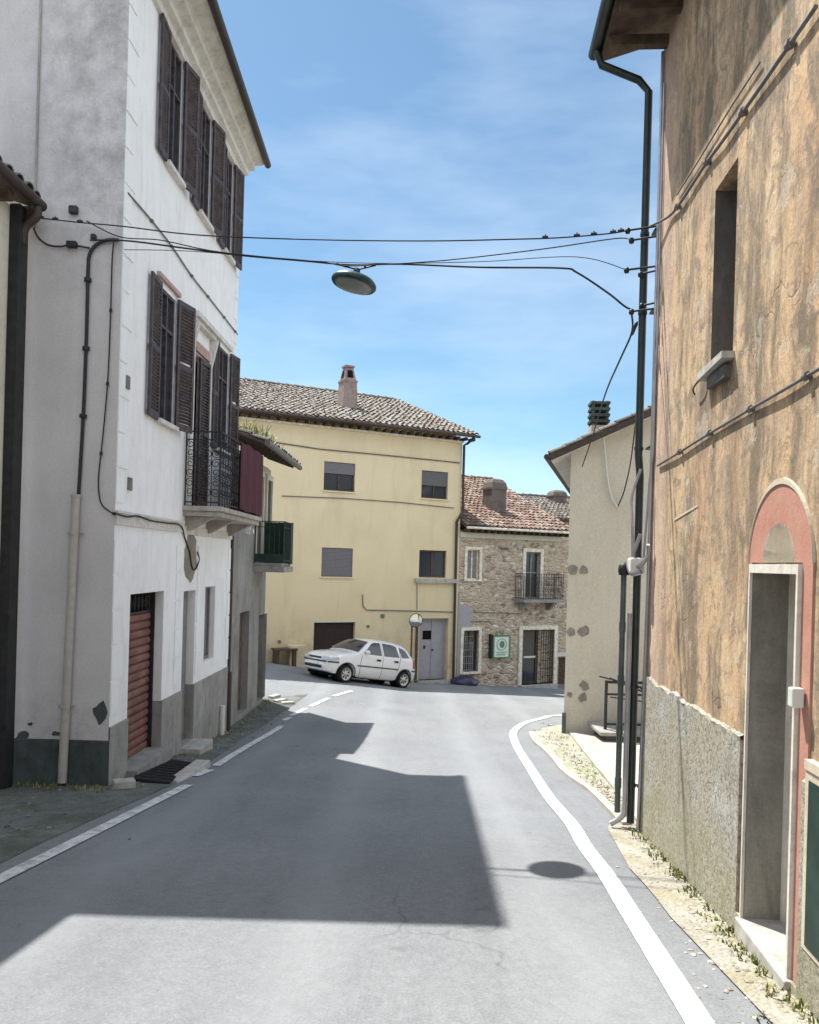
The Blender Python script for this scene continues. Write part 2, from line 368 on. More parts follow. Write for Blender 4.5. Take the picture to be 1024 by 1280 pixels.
def stone_mat(name='rubble_stone', sc=4.2):
    n = NB(name, .92, .15)
    v = n.vec((sc, sc, sc * 1.9)); vd = n.t.nodes.new('ShaderNodeVectorMath'); vd.operation = 'ADD'
    nn = n.t.nodes.new('ShaderNodeTexNoise'); nn.inputs['Scale'].default_value = 3.0; n.L(n.tc, nn.inputs['Vector'])
    sc2 = n.t.nodes.new('ShaderNodeVectorMath'); sc2.operation = 'SCALE'; sc2.inputs['Scale'].default_value = .7
    n.L(nn.outputs['Color'], sc2.inputs[0]); n.L(v, vd.inputs[0]); n.L(sc2.outputs[0], vd.inputs[1]); vv = vd.outputs[0]
    a = n.voro(1.0, vv); e = n.voro(1.0, vv, 'DISTANCE_TO_EDGE').outputs['Distance']
    hue = n.sep(a.outputs['Color'])[0]
    c = n.ramp(hue, [(0.0, (.27, .20, .16)), (.25, (.44, .35, .26)), (.5, (.58, .49, .36)), (.72, (.48, .42, .33)), (.9, (.74, .68, .58)), (1.0, (.32, .28, .25))])
    med = n.noise(7, 6, .65)
    c = n.mix(.6, c, n.ramp(med, [(.3, .3), (.7, .7)]), 'OVERLAY')
    c = n.mix(n.ramp(e, [(.02, 1.0), (.13, 0.0)]), c, (.56, .47, .38))
    c = n.mix(n.math('MULTIPLY', n.ramp(n.noise(.55, 4), [(.48, 0.0), (.62, 1.0)]), .6), c, (.54, .45, .33))
    n.col(c).bump(n.ramp(e, [(.0, 0.0), (.25, 1.0)]), .8, .05); return n.done()
M['stone'] = stone_mat()
M['trim'] = simple('pale_trim', (.80, .74, .62), .85, .2)
M['white_paint'] = simple('white_paint', (.74, .73, .70), .6, .35, var=.12)
def tile_mat(name, stops, moss=.25):
    n = NB(name, .9, .2); i = n.island()
    c = n.ramp(i, stops); a = n.noise(14, 5, .6)
    c = n.mix(n.math('MULTIPLY', n.ramp(a, [(.46, 0.0), (.66, 1.0)]), moss), c, (.10, .095, .075))
    c = n.mix(.35, c, n.ramp(n.noise(60, 3), [(.3, .35), (.7, .65)]), 'OVERLAY')
    n.col(c).bump(a, .3, .01); return n.done()
M['tile_grey'] = tile_mat('weathered_grey_tiles', [(0.0, (.20, .17, .145)), (.3, (.21, .19, .165)), (.6, (.265, .245, .22)), (.85, (.335, .315, .29)), (1.0, (.22, .165, .13))], .5)
M['tile_red'] = tile_mat('red_clay_tiles', [(0.0, (.16, .105, .085)), (.4, (.235, .155, .125)), (.75, (.30, .22, .185)), (1.0, (.33, .28, .24))], .5)
M['tile_dark'] = tile_mat('old_dark_tiles', [(0.0, (.10, .09, .08)), (.5, (.17, .155, .135)), (1.0, (.25, .23, .19))], .4)
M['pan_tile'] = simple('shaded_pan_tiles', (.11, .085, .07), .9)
M['shutter'] = simple('dark_brown_shutter_paint', (.078, .062, .064), .6, .3, var=.55, sc=9)
M['timber'] = simple('old_timber', (.11, .08, .06), .85, .2, var=.4)
M['glass'] = NB('window_glass', .08, .6).col((.035, .045, .055)).done()
M['blind_grey'] = simple('grey_roller_blind', (.20, .195, .21), .6, .3, var=.08)
M['blind_light'] = simple('pale_grey_blind', (.15, .15, .155), .65, .3, var=.08)
M['curtain'] = simple('grey_curtain', (.33, .33, .31), .9, .1, var=.2)
M['iron'] = simple('black_wrought_iron', (.032, .032, .034), .55, .4, .3, var=.4)
M['green_iron'] = simple('dark_green_paint', (.018, .042, .033), .55, .35, var=.45, sc=6)
M['maroon'] = simple('maroon_sheet', (.075, .018, .028), .75, .25, var=.18, sc=3)
M['cable'] = simple('black_cable', (.028, .028, .03), .6, .35, var=.3)
M['cable_grey'] = simple('grey_cable', (.17, .165, .16), .65, .3, var=.2)
M['cable_white'] = simple('white_cable', (.62, .62, .58), .65, .3, var=.1)
M['pipe_beige'] = simple('beige_downpipe', (.42, .40, .375), .5, .4, var=.15)
M['pipe_dark'] = simple('dark_green_downpipe', (.030, .042, .040), .42, .5, .25, var=.35, sc=5)
M['pipe_grey'] = simple('grey_green_pipe', (.085, .105, .10), .4, .5, .2, var=.3, sc=5)
M['pipe_steel'] = simple('galvanised_pipe', (.40, .39, .40), .38, .5, .6, var=.25, sc=4)
M['copper'] = simple('dark_brown_gutter', (.06, .045, .04), .5, .4, .3, var=.3)
M['rust_door'] = simple('rusty_red_roller_door', (.20, .098, .078), .65, .3, .0, var=.42, sc=3)
M['garage_brown'] = simple('dark_brown_garage_door', (.045, .028, .030), .6, .3, var=.2)
M['door_grey'] = simple('grey_door_paint', (.36, .36, .385), .6, .3, var=.10)
M['door_mid'] = simple('mid_grey_door', (.21, .205, .20), .7, .25, var=.2)
M['dark'] = NB('dark_interior', .95, .05).col((.012, .012, .013)).done()
M['black_mat'] = simple('black_steel_plate', (.022, .022, .023), .8, .2, var=.4, sc=25)
M['step'] = simple('pale_stone_step', (.42, .41, .38), .85, .2, var=.3)
M['meter'] = simple('white_plastic_box', (.62, .62, .58), .5, .4, var=.08)
M['blue_sack'] = simple('dark_blue_plastic_bag', (.035, .035, .085), .35, .5, var=.4, sc=10, bump=.5)
# ================================================================== SETTING: ground, road, verges
def asphalt():
    n = NB('worn_asphalt', .9, .2)
    big = n.noise(.35, 5, .6, None, .4); med = n.noise(1.7, 6, .65, n.vec((1.6, .35, 1)), .2); fine = n.noise(55, 4, .7); ag = n.voro(95).outputs['Distance']
    c = n.mix(n.ramp(big, [(.35, 0.0), (.65, 1.0)]), (.165, .176, .188), (.205, .217, .229))
    c = n.mix(n.math('MULTIPLY', n.ramp(med, [(.5, 0.0), (.7, 1.0)]), .35), c, (.125, .134, .145))
    c = n.mix(n.math('MULTIPLY', n.ramp(ag, [(.1, 1.0), (.32, 0.0)]), .4), c, (.36, .33, .32))
    c = n.mix(.42, c, n.ramp(fine, [(.3, .3), (.7, .7)]), 'OVERLAY'); c = n.mix(.25, c, n.ramp(n.noise(14, 6, .75), [(.35, .34), (.65, .66)]), 'OVERLAY')
    wn = n.t.nodes.new('ShaderNodeTexNoise'); wn.inputs['Scale'].default_value = 1.3; wn.inputs['Detail'].default_value = 5; n.L(n.tc, wn.inputs['Vector'])
    wa = n.t.nodes.new('ShaderNodeVectorMath'); wa.operation = 'ADD'; n.L(n.tc, wa.inputs[0]); n.L(wn.outputs['Color'], wa.inputs[1])
    cr = n.voro(.40, wa.outputs[0], 'DISTANCE_TO_EDGE').outputs['Distance']
    ck = n.math('MULTIPLY', n.ramp(cr, [(.0015, 1.0), (.005, 0.0)]), n.ramp(n.noise(.5, 3), [(.52, 0.0), (.60, 1.0)]))
    # tyre-polished bands, an old trench patch and oil drips along the lane
    x, y, z = n.sep()[:3]
    trk = n.ramp(n.math('PINGPONG', n.math('ADD', n.math('ADD', x, .35), n.math('MULTIPLY', wn.outputs[0], .5)), .85), [(.0, 1.0), (.42, 0.0)])
    c = n.mix(n.math('MULTIPLY', trk, .35), c, (.28, .295, .31))
    oil = n.ramp(n.noise(2.6, 5, .6), [(.66, 0.0), (.74, 1.0)]); c = n.mix(n.math('MULTIPLY', oil, .35), c, (.09, .095, .10))
    c = n.mix(n.math('MULTIPLY', ck, .35), c, (.05, .052, .055))
    n.col(c).bump(n.math('ADD', fine, n.math('MULTIPLY', ag, -.6)), .35, .008); return n.done()
def dirt(name, a, b, dk, sc=1.0, moss=None):
    n = NB(name, .96, .1)
    big = n.noise(1.2 * sc, 6, .62, None, .6); med = n.noise(6 * sc, 7, .7); st = n.voro(22 * sc); fine = n.noise(60, 4, .7)
    c = n.mix(n.ramp(big, [(.36, 0.0), (.64, 1.0)]), a, b)
    c = n.mix(n.math('MULTIPLY', n.ramp(med, [(.48, 0.0), (.68, 1.0)]), .6), c, dk)
    c = n.mix(n.math('MULTIPLY', n.ramp(st.outputs['Distance'], [(.15, 1.0), (.4, 0.0)]), .35), c, mul(b, 1.25))
    if moss: c = n.mix(n.math('MULTIPLY', n.ramp(n.noise(2.1, 6, .6), [(.46, 0.0), (.62, 1.0)]), .6), c, moss)
    c = n.mix(.4, c, n.ramp(fine, [(.3, .32), (.7, .68)]), 'OVERLAY')
    n.col(c).bump(n.math('SUBTRACT', med, n.math('MULTIPLY', st.outputs['Distance'], .6)), .7, .03); return n.done()
M['asphalt'] = asphalt()
M['earth'] = dirt('dry_earth', (.24, .21, .16), (.33, .30, .24), (.15, .13, .10), 1, (.12, .14, .06))
M['verge_left'] = dirt('mossy_worn_pavement', (.115, .125, .12), (.185, .195, .185), (.065, .08, .07), 1.0, (.075, .095, .065))
M['verge_right'] = dirt('pale_gravelly_verge', (.30, .29, .245), (.40, .385, .335), (.19, .185, .15), 1.2, (.24, .26, .14))
M['rubble'] = dirt('broken_stone_strip', (.30, .28, .235), (.39, .37, .325), (.17, .155, .125), 1.5, (.27, .25, .15))
M['concrete'] = simple('pale_concrete', (.40, .375, .33), .92, .15, var=.22, sc=2.5, bump=.2)
M['concrete_grey'] = simple('grey_concrete_slab', (.30, .295, .275), .92, .15, var=.3, sc=4, bump=.3)
def paint():
    n = NB('worn_white_road_paint', .75, .3); a = n.noise(9, 7, .7); b = n.noise(50, 4, .7)
    c = n.mix(n.ramp(a, [(.40, 1.0), (.53, 0.0)]), (.60, .61, .62), (.36, .365, .37)); c = n.mix(.3, c, n.ramp(b, [(.3, .3), (.7, .65)]), 'OVERLAY')
    n.col(c).bump(b, .3, .005); return n.done()
M['paint'] = paint()

# the ground: fine where it is seen, coarse out to the horizon
g = MB()
xs = [-600, -200, -80, -40, -25] + [x * .5 for x in range(-36, 37)] + [25, 40, 80, 200, 600]
ys = [-600, -200, -80, -40, -25] + [y * .5 for y in range(-30, 101)] + [60, 80, 120, 250, 600]
gv = [(x, y, H(x, y) - .05) for y in ys for x in xs]; nx = len(xs)
g.raw(gv, [(j * nx + i, j * nx + i + 1, (j + 1) * nx + i + 1, (j + 1) * nx + i) for j in range(len(ys) - 1) for i in range(nx - 1)], 0)
g.build('ground', M['earth'], loc=(0, 0, -2), kind='structure')
# asphalt fills the street wall to wall; verges and slabs lie on it
rd = MB(); drape(rd, [(-5.2, -14), (3.4, -14), (3.4, 8), (9, 9), (12, 30), (15, 44), (-1, 36), (-16, 26.0), (-16, 18.7), (-4.6, 18.9), (-5.2, 9.5)], 0.0)
rd.build('road', M['asphalt'], loc=(0, 6, -2.5), kind='structure')

def gp(pts): return [(lambda q: (q.x, q.y))(G(*p)) for p in pts]
lineL = gp([(0, 1100), (120, 1040), (235, 982)])
a, b = Vector(lineL[0]), Vector(lineL[1]); t = (a - b).normalized()
ext = [tuple(a + t * 9), tuple(a + t * 4)]
lineL = ext + lineL
mk = MB()
def mark(pts, wd, dz=.011): drape(mk, ribbon(smooth([(*p, 0) for p in pts], 4) if len(pts) > 2 else pts, wd), dz, .5)
mark(lineL, .135)
for seg in ([(243, 971), (263, 963)], [(270, 958), (310, 933), (352, 908)], [(355, 901), (363, 897)], [(364, 895), (382, 886)], [(388, 883.5), (411, 873)], [(417, 870.5), (440, 864)]):
    mark(gp(seg), .125)
lineR = gp([(706, 894.5), (680, 898), (657, 904), (643, 914), (643, 926), (658, 953), (684.5, 994.5), (714, 1030), (732, 1060), (757, 1093), (794, 1152)])
a, b = Vector(lineR[-1]), Vector(lineR[-2]); t = (a - b).normalized(); lineR += [tuple(a + t * 2), tuple(a + t * 8)]
a, b = Vector(lineR[0]), Vector(lineR[1]); lineR = [(a.x + 3.5, a.y + 1.6)] + lineR
mark(lineR, .15)
mk.build('road_marking', M['paint'], loc=(0, 6, -2.5), kind='structure')

# left: worn mossy strip between the house fronts and the line
FL = Frame((-3.79, 0.0), (0.0234, 1.0)); FL.o = Vector((-3.79, 0, 0))
def flx(y): return -3.79 + .0234 * y
inner = [(-5.1, -13), (-5.1, 9.7), (-4.4, 18.9)]
outer = gp([(385, 868), (350, 893), (300, 925), (262, 953), (215, 982), (150, 1010), (60, 1050)])
o2 = [(outer[-1][0] - .12 - k * .02, y) for k, y in enumerate((4.5, 0, -6, -13))]
vl = MB(); drape(vl, [(-4.4, 18.7), (-3.2, 19.2)] + outer + o2 + [(-5.1, 9.5)], .006)
vl.build('verge', M['verge_left'], loc=(-3.5, 8, -2.7), kind='structure')
# right: gravelly verge, concrete sidewalk, broken stone strip along the ochre house
vr = MB(); drape(vr, gp([(712, 905), (699, 907), (678, 911), (663, 917), (669, 928), (681, 938), (693, 950), (703, 963), (716, 974), (738, 989), (759, 1009), (776, 1027), (790, 1037), (800, 1037), (782, 1006), (753, 971), (729, 941), (711, 917)]), .012)
vr.build('verge', M['verge_right'], loc=(2, 12, -3.2), kind='structure')
kb = MB(); kp = gp([(664, 917), (669, 928), (681, 938), (693, 950), (703, 963), (716, 974), (738, 989), (759, 1009), (776, 1027), (784, 1033)])
drape(kb, ribbon(smooth([(*q, 0) for q in kp], 3), .10), .045, .25)
kr = ribbon(smooth([(*q, 0) for q in kp], 3), .10)
for i in range(len(kr)): a, b = kr[i], kr[(i + 1) % len(kr)]; kb.face([(a[0], a[1], H(a[0], a[1])), (b[0], b[1], H(b[0], b[1])), (b[0], b[1], H(b[0], b[1]) + .045), (a[0], a[1], H(a[0], a[1]) + .045)])
kb.build('kerb', M['concrete'], loc=(2, 12, -3.2), kind='structure')
sw = MB(); p = gp([(711, 917), (729, 941), (753, 971), (782, 1006), (800, 1037)])
sp = p + [(2.5, 7.9), (8, 7.9), (9, 16.5), (3.4, 16.5)]
top = MB(); drape(top, sp, .045)
# a low kerb face along its outer edge
for i in range(len(p) - 1):
    (x0, y0), (x1, y1) = p[i], p[i + 1]
    top.face([(x0, y0, H(x0, y0)), (x0, y0, H(x0, y0) + .045), (x1, y1, H(x1, y1) + .045), (x1, y1, H(x1, y1))])
top.build('pavement', M['concrete'], loc=(4, 12, -3.2), kind='structure')
rb = MB(); q = gp([(759.5, 1037), (769, 1054), (787, 1087), (804, 1105), (820, 1124), (838, 1148)])
ab = (Vector(q[-1]) - Vector(q[-2])).normalized()
q += [tuple(Vector(q[-1]) + Vector((.0, -1)) * 2), tuple(Vector(q[-1]) + Vector((-.1, -8)))]
drape(rb, q + [(1.9, -6), (2.3, 4), (2.5, 8.0), (2.2, 8.3)], .014, .25)
rb.build('verge', M['rubble'], loc=(2, 6, -2.4), kind='structure')

# real stones and chips scattered over the broken strips
def pebble(mb, x, y, r, dz=0.0, m=0):
    bm = bmesh.new(); bmesh.ops.create_icosphere(bm, subdivisions=1, radius=1)
    sx, sy, sz = r * rnd.uniform(.7, 1.5), r * rnd.uniform(.7, 1.3), r * rnd.uniform(.3, .6); an = rnd.uniform(0, 6.3)
    vs = []
    for v in bm.verts:
        k = rnd.uniform(.78, 1.15); a, b = v.co.x * sx * k, v.co.y * sy * k
        vs.append((x + a * math.cos(an) - b * math.sin(an), y + a * math.sin(an) + b * math.cos(an), H(x, y) + dz + v.co.z * sz * k + sz * .3))
    bm.verts.index_update(); mb.raw(vs, [tuple(v.index for v in f.verts) for f in bm.faces], m); bm.free()
def chip_mat(name, stops):
    n = NB(name, .95, .12); c = n.ramp(n.island(), stops); c = n.mix(.4, c, n.ramp(n.noise(40, 4, .65), [(.3, .3), (.7, .7)]), 'OVERLAY'); n.col(c); return n.done()
M['chips'] = chip_mat('stone_chips', [(0, (.22, .20, .16)), (.5, (.33, .31, .26)), (1, (.45, .43, .39))])
M['chips_dark'] = chip_mat('dark_stone_chips', [(0, (.08, .08, .075)), (.5, (.16, .16, .15)), (1, (.27, .26, .25))])
st = MB()
def strip_x(y):
    for a, b in zip(q, q[1:]):
        if b[1] <= y <= a[1]: return a[0] + (b[0] - a[0]) * (a[1] - y) / (a[1] - b[1])
    return 2.2
q_strip = list(q)
for i in range(800):
    y = rnd.uniform(2.5, 8.1); xw = 1.841 + .072 * y; wd = .12 + .05 * max(0, 8 - y) * .9
    x = xw - abs(rnd.gauss(0, .5)) * min(.55, wd + .15); pebble(st, x, y, rnd.uniform(.005, .02) * (1.6 if rnd.random() < .06 else 1), .012 if x > strip_x(y) + .01 else 0.0)
for i in range(360):
    t = rnd.random() ** .8; q = G(666 + t * 124 + rnd.uniform(0, 22) * (1 - t * .6), 918 + t * 119 - rnd.uniform(0, 12)); pebble(st, q.x, q.y, rnd.uniform(.006, .02), .02)
st.build('gravel', M['chips'], loc=(2, 8, -2.8), kind='stuff', label='loose pale stone chips along the foot of the ochre house', cat='gravel')
st = MB()
for i in range(380):
    y = rnd.uniform(4, 18.5); x = flx(y) + abs(rnd.gauss(0, .35)) + .02
    if y < 9.4: x = -3.9 + rnd.gauss(0, .5)
    pebble(st, x, y, rnd.uniform(.008, .03), .008)
st.build('gravel', M['chips_dark'], loc=(-3, 9, -2.8), kind='stuff', label='loose dark stone chips along the foot of the white house', cat='gravel')
# kerb stones that have come loose
def block(mb, cx, cy, lx, ly, h, an, dz=0.0, m=0):
    F = Frame((cx, cy), (math.cos(an), math.sin(an))); z = H(cx, cy) + dz
    c = []
    for zz, k in ((z - .05, 1.0), (z + h, .93)):
        for a, b in ((-1, -1), (1, -1), (1, 1), (-1, 1)):
            q = F.p(a * lx / 2 * k * rnd.uniform(.93, 1.05), -b * ly / 2 * k * rnd.uniform(.93, 1.05), zz + (rnd.uniform(-.008, .008) if k < 1 else 0)); c.append((q.x, q.y, q.z))
    mb.hexa(c, m)
kg = 'broken kerb stones at the mouth of the side street'
for i, (px, py, l, an, lab) in enumerate([(343, 872, .50, 1.2, 'pale broken kerb stone nearest the corner of the grey house'), (350, 877, .45, .9, 'pale broken kerb stone in the middle of the fallen row'),
                               (360, 880, .42, .55, 'pale broken kerb stone at the outer end of the fallen row')]):
    mb = MB(); q = G(px, py); block(mb, q.x, q.y, l * .8, .16, .06, an)
    mb.build('kerb_stone', M['step'], kind=None, label=lab, cat='kerb stone', group=kg, bevel=.012)
mb = MB(); q = G(155, 985); block(mb, q.x, q.y, .26, .16, .10, .5); mb.build('stone_block', M['step'], label='small pale stone block lying at the corner of the white house', cat='stone', bevel=.02)
mb = MB(); a, b = G(209, 980), G(256, 959); ln = (b - a).length; block(mb, (a.x + b.x) / 2, (a.y + b.y) / 2, ln, .22, .06, math.atan2(b.y - a.y, b.x - a.x)); mb.build('kerb_slab', M['step'], label='long pale kerb slab beside the black plate in front of the roller door', cat='kerb', bevel=.012)
mb = MB(); c4 = [G(164, 978), G(212, 981), G(240, 955), G(205, 952)]; cs = sum(c4, Vector()) / 4
lo = [(p.x, p.y, H(p.x, p.y) + .0) for p in c4]; hi = [(p.x, p.y, H(p.x, p.y) + (.05 if i in (0, 3) else .03)) for i, p in enumerate(c4)]
mb.hexa(lo + hi)
for k in range(1, 9):
    t = k / 9; A = c4[0].lerp(c4[3], t); B = c4[1].lerp(c4[2], t); mb.tube([(A.x, A.y, H(A.x, A.y) + .052), (B.x, B.y, H(B.x, B.y) + .034)], .006, 5)
mb.build('ramp_plate', M['black_mat'], label='black steel ramp plate laid at the foot of the rusty roller door', cat='ramp')

# weeds: one object of small leaf blades
def blades(mb, x, y, z, n, h, spread=.05):
    for k in range(n):
        a = rnd.uniform(0, 6.3); bx, by = x + rnd.gauss(0, spread), y + rnd.gauss(0, spread); hh = h * rnd.uniform(.4, 1.1); ln = hh * rnd.uniform(.2, .9); w_ = rnd.uniform(.004, .009) * (1 + h * 2)
        dx, dy = math.cos(a), math.sin(a); pz = (z if z is not None else H(bx, by))
        mb.face([(bx - dy * w_, by + dx * w_, pz), (bx + dy * w_, by - dx * w_, pz), (bx + dx * ln * .5 + dy * w_ * .7, by + dy * ln * .5 - dx * w_ * .7, pz + hh * .7), (bx + dx * ln * .5 - dy * w_ * .7, by + dy * ln * .5 + dx * w_ * .7, pz + hh * .7)], 0)
        mb.face([(bx + dx * ln * .5 - dy * w_ * .7, by + dy * ln * .5 + dx * w_ * .7, pz + hh * .7), (bx + dx * ln * .5 + dy * w_ * .7, by + dy * ln * .5 - dx * w_ * .7, pz + hh * .7), (bx + dx * ln, by + dy * ln, pz + hh * rnd.uniform(.75, 1.05))], 0)
def leaf_mat(name, stops):
    n = NB(name, .75, .2); c = n.ramp(n.island(), stops); n.col(c); return n.done()
M['weed'] = leaf_mat('dry_green_weed', [(0, (.09, .12, .035)), (.5, (.16, .18, .06)), (1, (.33, .30, .14))])
M['roof_weed'] = leaf_mat('roof_weed', [(0, (.07, .13, .03)), (.45, (.16, .21, .06)), (.8, (.38, .35, .17)), (1, (.55, .50, .32))])
wd = MB()
for i in range(150):
    y = rnd.uniform(3, 8.0); blades(wd, 1.841 + .072 * y - abs(rnd.gauss(0, .06)) - .02, y, None, 7, rnd.uniform(.03, .09), .03)
for i in range(170):
    t = rnd.random(); px = 664 + t * 100; py = 914 + t * 96; q = G(px + rnd.uniform(2, 34), py - rnd.uniform(0, 14)); blades(wd, q.x, q.y, None, 6, rnd.uniform(.02, .06), .05)
for i in range(130):
    y = rnd.uniform(6, 19); x = flx(y) + .03 + abs(rnd.gauss(0, .12)) if y > 9.5 else rnd.uniform(-4.6, -3.3)
    blades(wd, x, y if y > 9.5 else 9.4 - abs(rnd.gauss(0, .15)), None, 6, rnd.uniform(.03, .08), .04)
wd.build('weeds', M['weed'], loc=(0, 8, -2.8), kind='stuff', label='sparse low weeds growing along the wall feet and verges', cat='weeds')
# ================================================================== shared builders
def leaf_shutter(mb, F, wd, z0, z1, slats=True, th=.035, m=0, mid=True, flip=False):
    """louvred leaf in frame F from s=0..wd, thickness th outward"""
    st = .055
    mb.fb(F, 0, st, 0, th, z0, z1, m); mb.fb(F, wd - st, wd, 0, th, z0, z1, m)
    rails = [(z0, z0 + .10), (z1 - .07, z1)] + ([((z0 + z1) / 2 - .035, (z0 + z1) / 2 + .035)] if mid else [])
    for a, b in rails: mb.fb(F, st, wd - st, .001, th - .001, a, b, m)
    z = z0 + .115
    while z < z1 - .10:
        if not any(a - .02 < z < b + .01 for a, b in rails):
            if flip:
                mb.hexa([F.p(st, th * .95, z + .03), F.p(wd - st, th * .95, z + .03), F.p(wd - st, .004, z), F.p(st, .004, z), F.p(st, th * .95, z + .039), F.p(wd - st, th * .95, z + .039), F.p(wd - st, .004, z + .009), F.p(st, .004, z + .009)], m)
            else: mb.hexa([F.p(st, th * .95, z), F.p(wd - st, th * .95, z), F.p(wd - st, .004, z + .030), F.p(st, .004, z + .030),
                     F.p(st, th * .95, z + .009), F.p(wd - st, th * .95, z + .009), F.p(wd - st, .004, z + .039), F.p(st, .004, z + .039)], m)
        z += .05
def glazing(parent, F, s0, s1, z0, z1, depth, mframe, mglass='glass', bars=1, fw=.05, label=None, name='window', transom=None):
    """a recessed window: frame mesh with its pane as a sub-part"""
    mb = MB(); d0, d1 = -depth, -depth + .05
    mb.fb(F, s0, s0 + fw, d0, d1, z0, z1); mb.fb(F, s1 - fw, s1, d0, d1, z0, z1)
    mb.fb(F, s0 + fw, s1 - fw, d0, d1, z0, z0 + fw); mb.fb(F, s0 + fw, s1 - fw, d0, d1, z1 - fw, z1)
    for k in range(bars):
        c = s0 + (s1 - s0) * (k + 1) / (bars + 1); mb.fb(F, c - fw * .45, c + fw * .45, d0, d1 + .006, z0 + fw, z1 - fw)
    if transom: mb.fb(F, s0 + fw, s1 - fw, d0 + .003, d1 + .003, transom - .02, transom + .02)
    w = mb.build(name, M[mframe], parent, label=label)
    p = MB(); p.fb(F, s0 + fw * .5, s1 - fw * .5, d0 - .012, d0 + .012, z0 + fw * .5, z1 - fw * .5); p.build('pane', M[mglass], w)
    return w
def tiles(mb, O, U, V, width, length, keep=None, m=0, col=.21, row=.34, r=.082, lift=.035):
    """barrel tiles on a slope: O eave corner, U along the eave, V up the slope (unit vectors)"""
    O, U, V = Vector(O), Vector(U).normalized(), Vector(V).normalized(); N = U.cross(V).normalized()
    if N.z < 0: N = -N
    nr = int(length / row) + 1; nc = int(width / col)
    for j in range(nr):
        for i in range(nc + 1):
            a = (i + .5) * col * width / (nc * col) if nc else 0; b = j * row - .05
            if a > width + .02: continue
            if keep and not keep(a, b + row / 2): continue
            ja, jb, jn = rnd.gauss(0, .007), rnd.gauss(0, .014), rnd.gauss(0, .005); tw = rnd.gauss(0, .018)
            ln = min(row + .07, length - b + .03)
            if ln < .1: continue
            vs = []
            for q, (rr, hh) in enumerate(((r * 1.0, .022 + lift * .6), (r * .82, lift * .2))):
                base = O + U * (a + ja + (tw if q else -tw)) + V * (b + jb + (ln if q else 0)) + N * (hh + jn)
                for k in range(6):
                    an = math.pi * k / 5; vs.append(base + U * (math.cos(an) * rr) + N * (math.sin(an) * rr * .72))
            mb.raw(vs, [(k + 1, k, 6 + k, 7 + k) for k in range(5)], m, True)
            # end face, so the tile mouth has thickness
            vs2 = [v for v in vs[:6]]; bc = O + U * (a + ja - tw) + V * (b + jb) + N * (.022 + lift * .6 + jn)
            inn = [bc + (v - bc) * .78 for v in vs2]
            mb.raw(vs2 + inn, [(k, k + 1, 7 + k, 6 + k) for k in range(5)], m)
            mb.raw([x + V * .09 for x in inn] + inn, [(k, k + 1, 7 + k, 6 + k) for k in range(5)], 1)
def ridge_tiles(mb, A, B, r=.11, m=0, step=.36):
    A, B = Vector(A), Vector(B); L = (B - A).length; D = (B - A) / L; S = D.cross(Vector((0, 0, 1))).normalized(); U = S.cross(D)
    k = 0
    while k * step < L:
        p = A + D * (k * step) + U * rnd.gauss(0, .006); vs = []
        for q, rr in ((0, r), (min(step + .05, L - k * step), r * .82)):
            for i in range(7):
                an = math.pi * i / 6; vs.append(p + D * q + S * (math.cos(an) * rr) + U * (math.sin(an) * rr * .8 + (.015 if q == 0 else 0)))
        mb.raw(vs, [(i + 1, i, 7 + i, 8 + i) for i in range(6)], m, True); k += 1
def slab(mb, pts, th, m=0):
    """closed sheet of given thickness downwards"""
    n = len(pts); P = [Vector(p) for p in pts]; Q = [p - Vector((0, 0, th)) for p in P]
    mb.raw(P + Q, [tuple(range(n)), tuple(range(2 * n - 1, n - 1, -1))] + [((i + 1) % n, i, n + i, n + (i + 1) % n) for i in range(n)], m)
def scroll(mb, F, sc, d, zc, r, flip=1, tr=.006, m=0):
    """an S-shaped iron scroll in the plane of F"""
    pts = []
    for k in range(15):
        t = k / 14; an = t * 2 * math.pi * 1.35; rr = r * (.25 + .75 * t); pts.append(F.p(sc + flip * math.cos(an) * rr, d, zc + r + math.sin(an) * rr))
    mb.tube(pts, tr, 4, m)
    pts = []
    for k in range(15):
        t = k / 14; an = t * 2 * math.pi * 1.35; rr = r * (.25 + .75 * t); pts.append(F.p(sc - flip * math.cos(an) * rr, d, zc - r - math.sin(an) * rr))
    mb.tube(pts, tr, 4, m)
def railing(mb, F, s0, s1, d, z0, z1, gap=.11, fancy=True, m=0):
    mb.fb(F, s0, s1, d - .018, d + .018, z1 - .02, z1, m); mb.fb(F, s0, s1, d - .009, d + .009, z0 + .05, z0 + .07, m); mb.fb(F, s0, s1, d - .009, d + .009, z1 - .14, z1 - .125, m)
    n = max(1, int(round((s1 - s0) / gap))); g_ = (s1 - s0) / n
    for k in range(n + 1):
        s = s0 + g_ * k; s = min(max(s, s0 + .008), s1 - .008)
        mb.tube([F.p(s, d, z0), F.p(s, d, z1 - .01)], .008 if k not in (0, n) else .013, 5, m)
        if fancy and k < n:
            c = s + g_ / 2; h = (z1 - z0 - .26)
            for q in range(3): scroll(mb, F, c, d, z0 + .12 + h * (q + .5) / 3 + .02, h / 6 * .48, 1 if (q + k) % 2 else -1, .0065, m)
def clip_row(mb, path, r, m=0, every=.8):
    """small fixing clips along a cable"""
    acc = 0
    for a, b in zip(path, path[1:]):
        acc += (b - a).length
        if acc > every: acc = 0; t = (b - a).normalized(); mb.tube([b - t * .02, b + t * .02], r * 2.1, 6, m)
